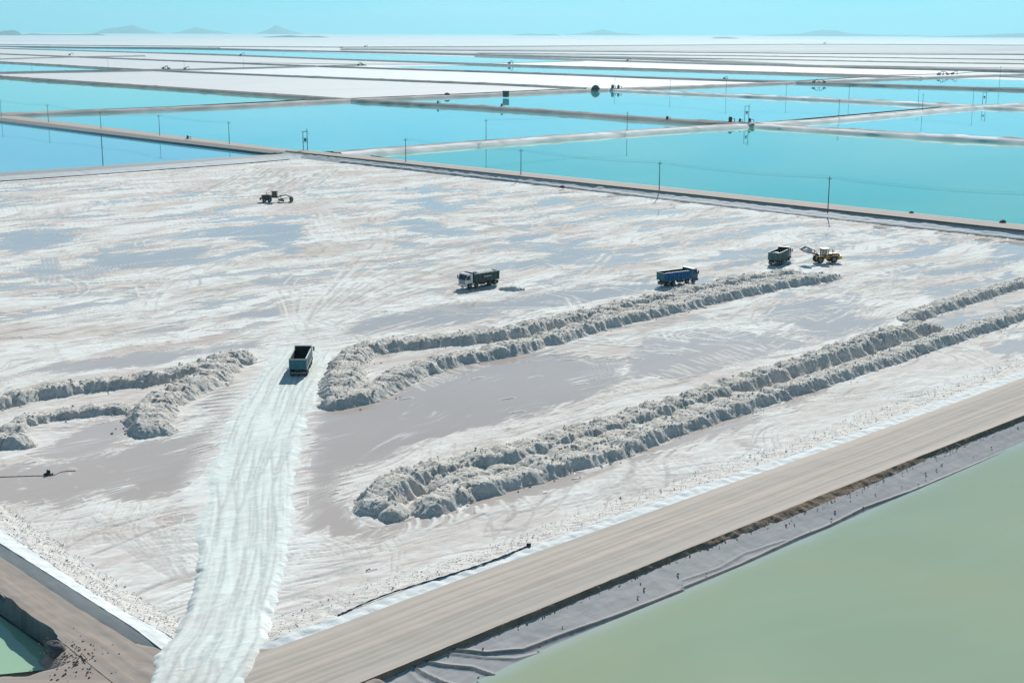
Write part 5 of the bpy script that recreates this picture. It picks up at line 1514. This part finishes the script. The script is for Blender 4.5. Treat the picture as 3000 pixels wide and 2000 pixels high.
def wire(P_, label, dy=0.85, az=AZ2, sag=0.9, r=0.018):
    m_ = MB()
    for off_, dz in ((-dy, -.36), (dy, -.36), (0, .24)):
        ox, oy = math.cos(az) * off_, -math.sin(az) * off_
        for a, b in zip(P_[:-1], P_[1:]):
            q_ = [(a[0] + ox + (b[0] - a[0]) * f, a[1] + oy + (b[1] - a[1]) * f, a[2] + dz + (b[2] - a[2]) * f - 4 * sag * f * (1 - f)) for f in np.linspace(0, 1, 9)]
            m_.path(q_, r, 4)
    tag(m_.build('overhead_wires', M['wire'], None, True), label, 'wires')


ordn = ['first', 'second', 'third', 'fourth', 'fifth', 'sixth']
row = []
for k, (u, v, vt) in enumerate([(1189, 478, 407), (1526, 515, 438), (1931, 562, 475), (2425, 622, 521), (3060, 690, 577)]):
    row.append(pole(u, v, vt, 1.6, 'tall utility pole on the far right bank, %s from the far corner' % ordn[k], 'poles along the far right bank'))
rowL = []
for k, (u, v, vt) in enumerate([(672, 420, 359), (468, 396, 340), (296, 376, 330), (142, 358, 310), (4, 343, 298), (-130, 327, 286)]):
    rowL.append(pole(u, v, vt, 0.7, 'utility pole beside the dark dike road, %s from the twin-pole frame' % ordn[k], 'poles along the dark dike road'))
rowM = []
for k, (u, v, vt) in enumerate([(1424, 410, 351), (1837, 383, 330)]):
    rowM.append(pole(u, v, vt, 1.5, '%s utility pole on the white crusted dike' % ('left' if k == 0 else 'right'), 'poles along the white crusted dike', AZ1))
rowR = []
for k, (u, v, vt) in enumerate([(2457, 343, 294), (2702, 322, 279)]):
    rowR.append(pole(u, v, vt, 1.5, '%s utility pole between the two transformer frames at the right' % ('left' if k == 0 else 'right'), 'poles between the right transformer frames', AZ1))
rowF = []
for k, (u, v, vt) in enumerate([(1801, 261, 232), (1963, 268, 236), (2127, 275, 232), (2303, 282, 248), (2487, 290, 255), (2690, 300, 264), (2850, 307, 265)]):
    rowF.append(pole(u, v, vt, 1.6, 'thin far pole on the grey dike at the right, %s from the left' % (ordn + ['seventh'])[k], 'poles along the grey dike'))
pole(302, 486, 397, 1.2, 'lone utility pole on the far left bank of the salt pond', 'lone poles', AZ1)
pole(2927, 257, 200, 1.8, 'thin lone pole near the right edge behind the narrow pond', 'lone poles')
for k, (u, v, vt) in enumerate([(94, 210, 186), (317, 206, 177), (540, 202, 176), (714, 198, 176)]):
    pole(u, v, vt, 1.8, 'faint pole on the cross dike under the cyan wedge, %s from the left' % ordn[k], 'poles along the far cross dike', AZ1)
wire(row, 'wires sagging between the poles of the far right bank')
wire(rowL, 'wires between the poles of the dark dike road')
wire(rowM, 'wires between the two poles of the white dike', az=AZ1)
wire(rowF, 'wires between the thin far poles on the grey dike')


def h_frame(u, v, vt, z, label, gap, az=math.radians(90)):
    x, y = at(u, v, z)
    h = (v - vt) * math.hypot(math.hypot(x, y), CAM_H - z) / FPX
    t = empty('transformer_frame', (x, y, z), az, label, 'transformer frame', 'twin-pole transformer frames')
    MB().tube((-gap, 0, -.3), (-gap, 0, h * .88), .16, .12, 8).build('post', M['pole'], t, True)
    MB().tube((gap, 0, -.3), (gap, 0, h), .16, .12, 8).build('post', M['pole'], t, True)
    for f in (.42, .58, .86): MB().box(-gap - .4, gap + .4, -.22, -.12, h * f, h * f + .16).build('cross_beam', M['pole'], t)
    tr = MB().prism_y([(-.45, h * .46), (.45, h * .46), (.5, h * .46 + .9), (.35, h * .46 + 1.1), (-.35, h * .46 + 1.1), (-.5, h * .46 + .9)], -.1, .6, .05).build('transformer', M['machine'], t)
    for s in (-.25, .25): MB().tube((s, .2, h * .46 + 1.1), (s, .2, h * .46 + 1.45), .06, n=6).build('bushing', M['insulator'], tr)
    MB().box(gap + .2, gap + .9, -.1, .1, h * .78, h * .78 + .12).build('side_arm', M['pole'], t)
    for s in (-1, 0, 1): MB().tube((s * gap * .8, -.17, h * .86 + .16), (s * gap * .8, -.17, h * .86 + .5), .06, n=6).build('insulator', M['insulator'], t)
    return t


h_frame(895, 446, 379, 1.2, 'twin-pole transformer frame at the far pond corner', 0.85)
h_frame(2187, 357, 307, 1.5, 'tall transformer frame at the pump station on the white dike', 1.1)
h_frame(2883, 305, 270, 1.5, 'farther transformer frame near the right edge', 1.2)

# ------------------------------------------------------------------ pumps, tanks and far machines
def pump_station(u, v, z, label, s=1.0, az=math.radians(70), group=None):
    x, y = at(u, v, z)
    t = empty('pump_unit', (x, y, z), az, label, 'pump', group)
    MB().box(-1.5 * s, 1.5 * s, -.8 * s, .8 * s, 0, .28 * s).build('skid', M['machine'], t)
    MB().prism_y([(-.8 * s, .28 * s), (.6 * s, .28 * s), (.5 * s, 1.7 * s), (.3 * s, 2.3 * s), (-.5 * s, 2.3 * s), (-.7 * s, 1.5 * s)], -.6 * s, .6 * s, .06 * s).build('housing', M['machine'], t)
    MB().tube((.5 * s, 0, 1.3 * s), (1.9 * s, 0, 1.5 * s), .16 * s).tube((1.9 * s, 0, 1.6 * s), (2.2 * s, 0, -.2), .16 * s).build('outlet_pipe', M['pipe'], t)
    return t


pump_station(2140, 357, 1.6, 'dark pump unit left of the tall transformer frame', 1.25)
pump_station(2168, 357, 1.6, 'small dark pump unit beside the tall transformer frame', 0.8)
pump_station(2197, 358, 1.6, 'low dark pump unit at the foot of the tall transformer frame', 1.0, math.radians(100))
pump_station(1795, 260, 1.7, 'left of the two spindly pump units on the far shore', 1.5, math.radians(60))
pump_station(1812, 260, 1.7, 'right of the two spindly pump units on the far shore', 1.4, math.radians(110))
pump_station(1955, 351, 1.8, 'tiny pump unit on the dark-topped dike left of the frame', 0.9)
pump_station(1470, 312, 1.8, 'tiny pump on the dark-topped dike above the blue pond', 0.8)
pump_station(1283, 303, 1.8, 'tiny pump farther left on the dark-topped dike', 0.8)
pump_station(550, 407, 0.8, 'small dark pump on the shore of the bright blue pond', 0.7)


def excavator(u, v, z, label, az, s=1.0, group='far machines'):
    x, y = at(u, v, z)
    t = empty('excavator', (x, y, z), az, label, 'excavator', group)
    for k in (-1, 1):
        MB().prism_y([(-1.7 * s, .45 * s), (-1.4 * s, 0), (1.4 * s, 0), (1.7 * s, .45 * s), (1.4 * s, .85 * s), (-1.4 * s, .85 * s)], (k * 1.0 - .3) * s, (k * 1.0 + .3) * s).build('track', M['tyre'], t)
    MB().box(-1.9 * s, 1.1 * s, -1.2 * s, 1.2 * s, 1.0 * s, 2.0 * s).build('upper_body', M['machine'], t)
    MB().prism_y([(.1 * s, 2.0 * s), (1.3 * s, 1.2 * s), (1.3 * s, 2.4 * s), (1.0 * s, 2.9 * s), (.1 * s, 2.9 * s)], .2 * s, 1.15 * s).build('cab', M['machine'], t)
    b = MB().prism_y([(1.0 * s, 1.3 * s), (2.9 * s, 4.2 * s), (5.2 * s, 3.9 * s), (5.2 * s, 3.5 * s), (3.2 * s, 3.6 * s), (1.5 * s, 1.2 * s)], -.55 * s, -.15 * s).build('boom', M['machine'], t)
    MB().prism_y([(4.9 * s, 4.2 * s), (5.4 * s, 4.0 * s), (5.5 * s, 1.2 * s), (5.2 * s, 1.2 * s)], -.5 * s, -.2 * s).build('stick', M['machine'], b)
    MB().prism_y([(5.6 * s, 1.3 * s), (5.1 * s, 1.3 * s), (4.3 * s, .6 * s), (4.6 * s, .2 * s), (5.4 * s, .3 * s)], -.9 * s, .2 * s).build('bucket', M['machine'], b)
    return t


for k, (u, v, z, s, az, lb) in enumerate([
    (2750, 221, 1.7, 1.6, 1.2, 'left excavator of the machine group on the far right dike'), (2776, 220, 1.7, 1.4, -1.0, 'middle excavator of the machine group on the far right dike'), (2790, 219, 1.7, 1.5, 1.8, 'right excavator of the machine group on the far right dike'),
    (478, 203, 1.9, 1.5, 1.4, 'left of two dark machines at the dike crossing on the left'), (494, 203, 1.9, 1.3, -1.2, 'right of two dark machines at the dike crossing on the left'), (542, 204, 1.9, 1.4, 1.5, 'dark machine under the faint pole right of the left crossing'),
    (1050, 193, 2.0, 1.4, 1.4, 'dark machine at the end of the far cross dike'), (1062, 192, 2.0, 1.5, -1.4, 'machine with raised boom at the end of the far cross dike'),
    (1492, 188, 2.2, 1.7, 1.0, 'lone dark machine on the far dike in the middle'), (705, 164, 2.2, 2.0, 1.3, 'lone machine on the far dike at the left'),
    (2384, 243, 1.9, 1.2, 1.5, 'left dark machine on the dike crossing at the right'), (2415, 243, 1.9, 1.2, -1.5, 'right dark machine on the dike crossing at the right'),
    (2415, 128.5, 2.6, 2.8, 1.2, 'tiny machine on the grey embankment at the right horizon'), (1070, 138, 2.0, 2.2, 1.0, 'tiny machine on the far bank line'), (204, 163, 2.0, 1.8, 1.3, 'tiny machine on the far left dike'), (1838, 180, 2.0, 1.6, 1.3, 'tiny machine beside a far pole right of the middle'), (2122, 232, 1.9, 1.0, 1.1, 'tiny machine at the foot of a thin far pole')]):
    excavator(u, v, z, lb, az, s * 0.72)

# dark box cabin on the shore
x, y = at(1482, 281, 1.4)
t = empty('site_cabin', (x, y, 1.0), math.radians(100), 'dark teal box cabin on the far shore of the blue pond', 'cabin')
MB().box(-2.3, 2.3, -1.9, 1.9, .3, 4.0).build('wall', M['tank'], t)
MB().box(-2.5, 2.5, -2.1, 2.1, 4.0, 4.3).build('roof', M['tarp'], t)
MB().box(-.5, .5, -1.96, -1.901, .4, 2.5).build('door', M['chassis'], t)
MB().box(-2.1, 2.1, -1.5, 1.5, -.6, .3).build('footing', M['machine'], t)


def mound(u, v, z, rx, ry, h, m, label, seed, name='covered_heap', cat='covered heap', az=AZ1):
    x, y = at(u, v, z)
    n, k = 28, 9
    V = []
    for j in range(k):
        f = j / (k - 1); a = np.linspace(0, 2 * np.pi, n, endpoint=False)
        r = 1 - f
        nn = 1 + .22 * pnoise(np.cos(a) * 1.6 + seed, np.sin(a) * 1.6 + f, seed)
        px, py = np.cos(a) * rx * r ** .75 * nn, np.sin(a) * ry * r ** .75 * nn
        X = x + px * math.sin(az) + py * math.cos(az); Y_ = y + px * math.cos(az) - py * math.sin(az)
        V.append(np.stack([X, Y_, z - .3 + (h + .3) * (1 - r ** 2.0) ** .7 * (1 + .12 * pnoise(a * 2, a * 0 + f * 3, seed))], 1))
    V = np.concatenate(V)
    F = [(j * n + i, j * n + (i + 1) % n, (j + 1) * n + (i + 1) % n, (j + 1) * n + i) for j in range(k - 1) for i in range(n)]
    o = mesh_np(name, V, F, m)
    return tag(o, label, cat)


mound(1745, 262, 1.5, 4.6, 3.2, 3.6, M['tarp'], 'big dark covered heap on the far shore', 3)
mound(1310, 279, 1.5, 2.8, 2.2, 1.8, M['mound'], 'small brown heap left of the box cabin', 5, 'soil_heap', 'soil heap')
mound(803, 455, 0.7, 3.2, 1.8, 1.1, M['mound'], 'low rubble heap at the tip of the left pond', 7, 'soil_heap', 'soil heap')
mound(2670, 624, 2.0, 1.0, .7, .5, M['mound'], 'dark stone heap on the right bank road', 8, 'soil_heap', 'soil heap')
mound(2938, 652, 2.0, 1.4, .8, .7, M['mound'], 'larger dark stone heap farther right on the bank road', 9, 'soil_heap', 'soil heap')
mound(1647, 547, 1.0, 1.3, .6, .4, M['mound'], 'small scrap heap on the bank below the second pole', 10, 'soil_heap', 'soil heap')
mound(165, 1900, 0.7, 1.5, 0.8, 0.6, M['mound'], 'dark clod heap at the tip of the small mint pond', 11, 'soil_heap', 'soil heap', AZ2)

# pipes
def pipe(lst, z, r, label, m=None, zs=None):
    p = smooth_path(pts(lst, z), 2)
    P_ = [(a, b, z + r * .8) for a, b in p]
    o = MB().path(P_, r, 8).build('pipe', m or M['pipe'], None, True)
    return tag(o, label, 'pipe')


pipe([(990, 1803), (1128, 1741), (1299, 1690), (1427, 1649), (1540, 1603), (1549, 1597)], 1.12, 0.075, 'black pipe along the white crust of the tan road')
x, y = at(1549, 1597, 1.12)
tag(MB().box(x - .22, x + .22, y - .2, y + .2, 1.1, 1.42).box(x - .08, x + .08, y - .3, y - .2, 1.15, 1.32).build('valve_box', M['machine'], None), 'small dark valve box at the upper end of the black pipe', 'valve')
pipe([(-60, 1399), (40, 1396), (120, 1393), (158, 1394), (178, 1381), (222, 1379)], 0.0, 0.04, 'thin black hose lying in the left pool')
x, y = at(142, 1390, 0.0)
t = empty('float_pump', (x, y, 0), 0.6, 'small black float pump in the left pool', 'pump')
t.scale = (.75, .75, .75)
MB().tube((-.55, -.35, .12), (.55, -.35, .12), .16, n=10).tube((-.55, .35, .12), (.55, .35, .12), .16, n=10).build('float', M['machine'], t, True)
MB().prism_y([(-.3, .2), (.3, .2), (.2, .75), (-.1, .85)], -.22, .22, .04).build('motor', M['machine'], t)
# rods at the lower left
for k, (a, b, lb) in enumerate([((240, 1915), (256, 1936), 'rusty orange rod lying at the lower left road corner'), ((215, 1950), (232, 1932), 'dark rod lying across the clods at the lower left')]):
    xa, ya = at(*a, 1.0); xb, yb = at(*b, 1.0)
    tag(MB().tube((xa, ya, 1.1), (xb, yb, 1.2), .045).build('rod', M['orange'] if k == 0 else M['chassis'], None), lb, 'rod')
x, y = at(1080, 1671, 0.05)
tag(MB().tube((x - .25, y, .08), (x + .15, y + .1, .22), .06).tube((x + .1, y, .1), (x + .8, y + .25, .12), .025).build('scrap', M['machine'], None, True), 'small piece of scrap on the pond edge below the ridges', 'scrap')

# ------------------------------------------------------------------ haze
hb = MB().box(-24500, 24500, -260, 34500, GZ - 1.2, 420)
mh = bpy.data.materials.new('haze'); mh.use_nodes = True
nh = mh.node_tree.nodes; nh.clear()
pv = nh.new('ShaderNodeVolumePrincipled')
pv.inputs['Color'].default_value = (0.42, 0.84, 1.0, 1)
pv.inputs['Density'].default_value = 5.2e-5
pv.inputs['Anisotropy'].default_value = 0.3
oh = nh.new('ShaderNodeOutputMaterial')
mh.node_tree.links.new(pv.outputs[0], oh.inputs['Volume'])
hz = hb.build('haze', mh)
hz['kind'] = 'stuff'; hz['label'] = 'thin blue haze over the salt flat'
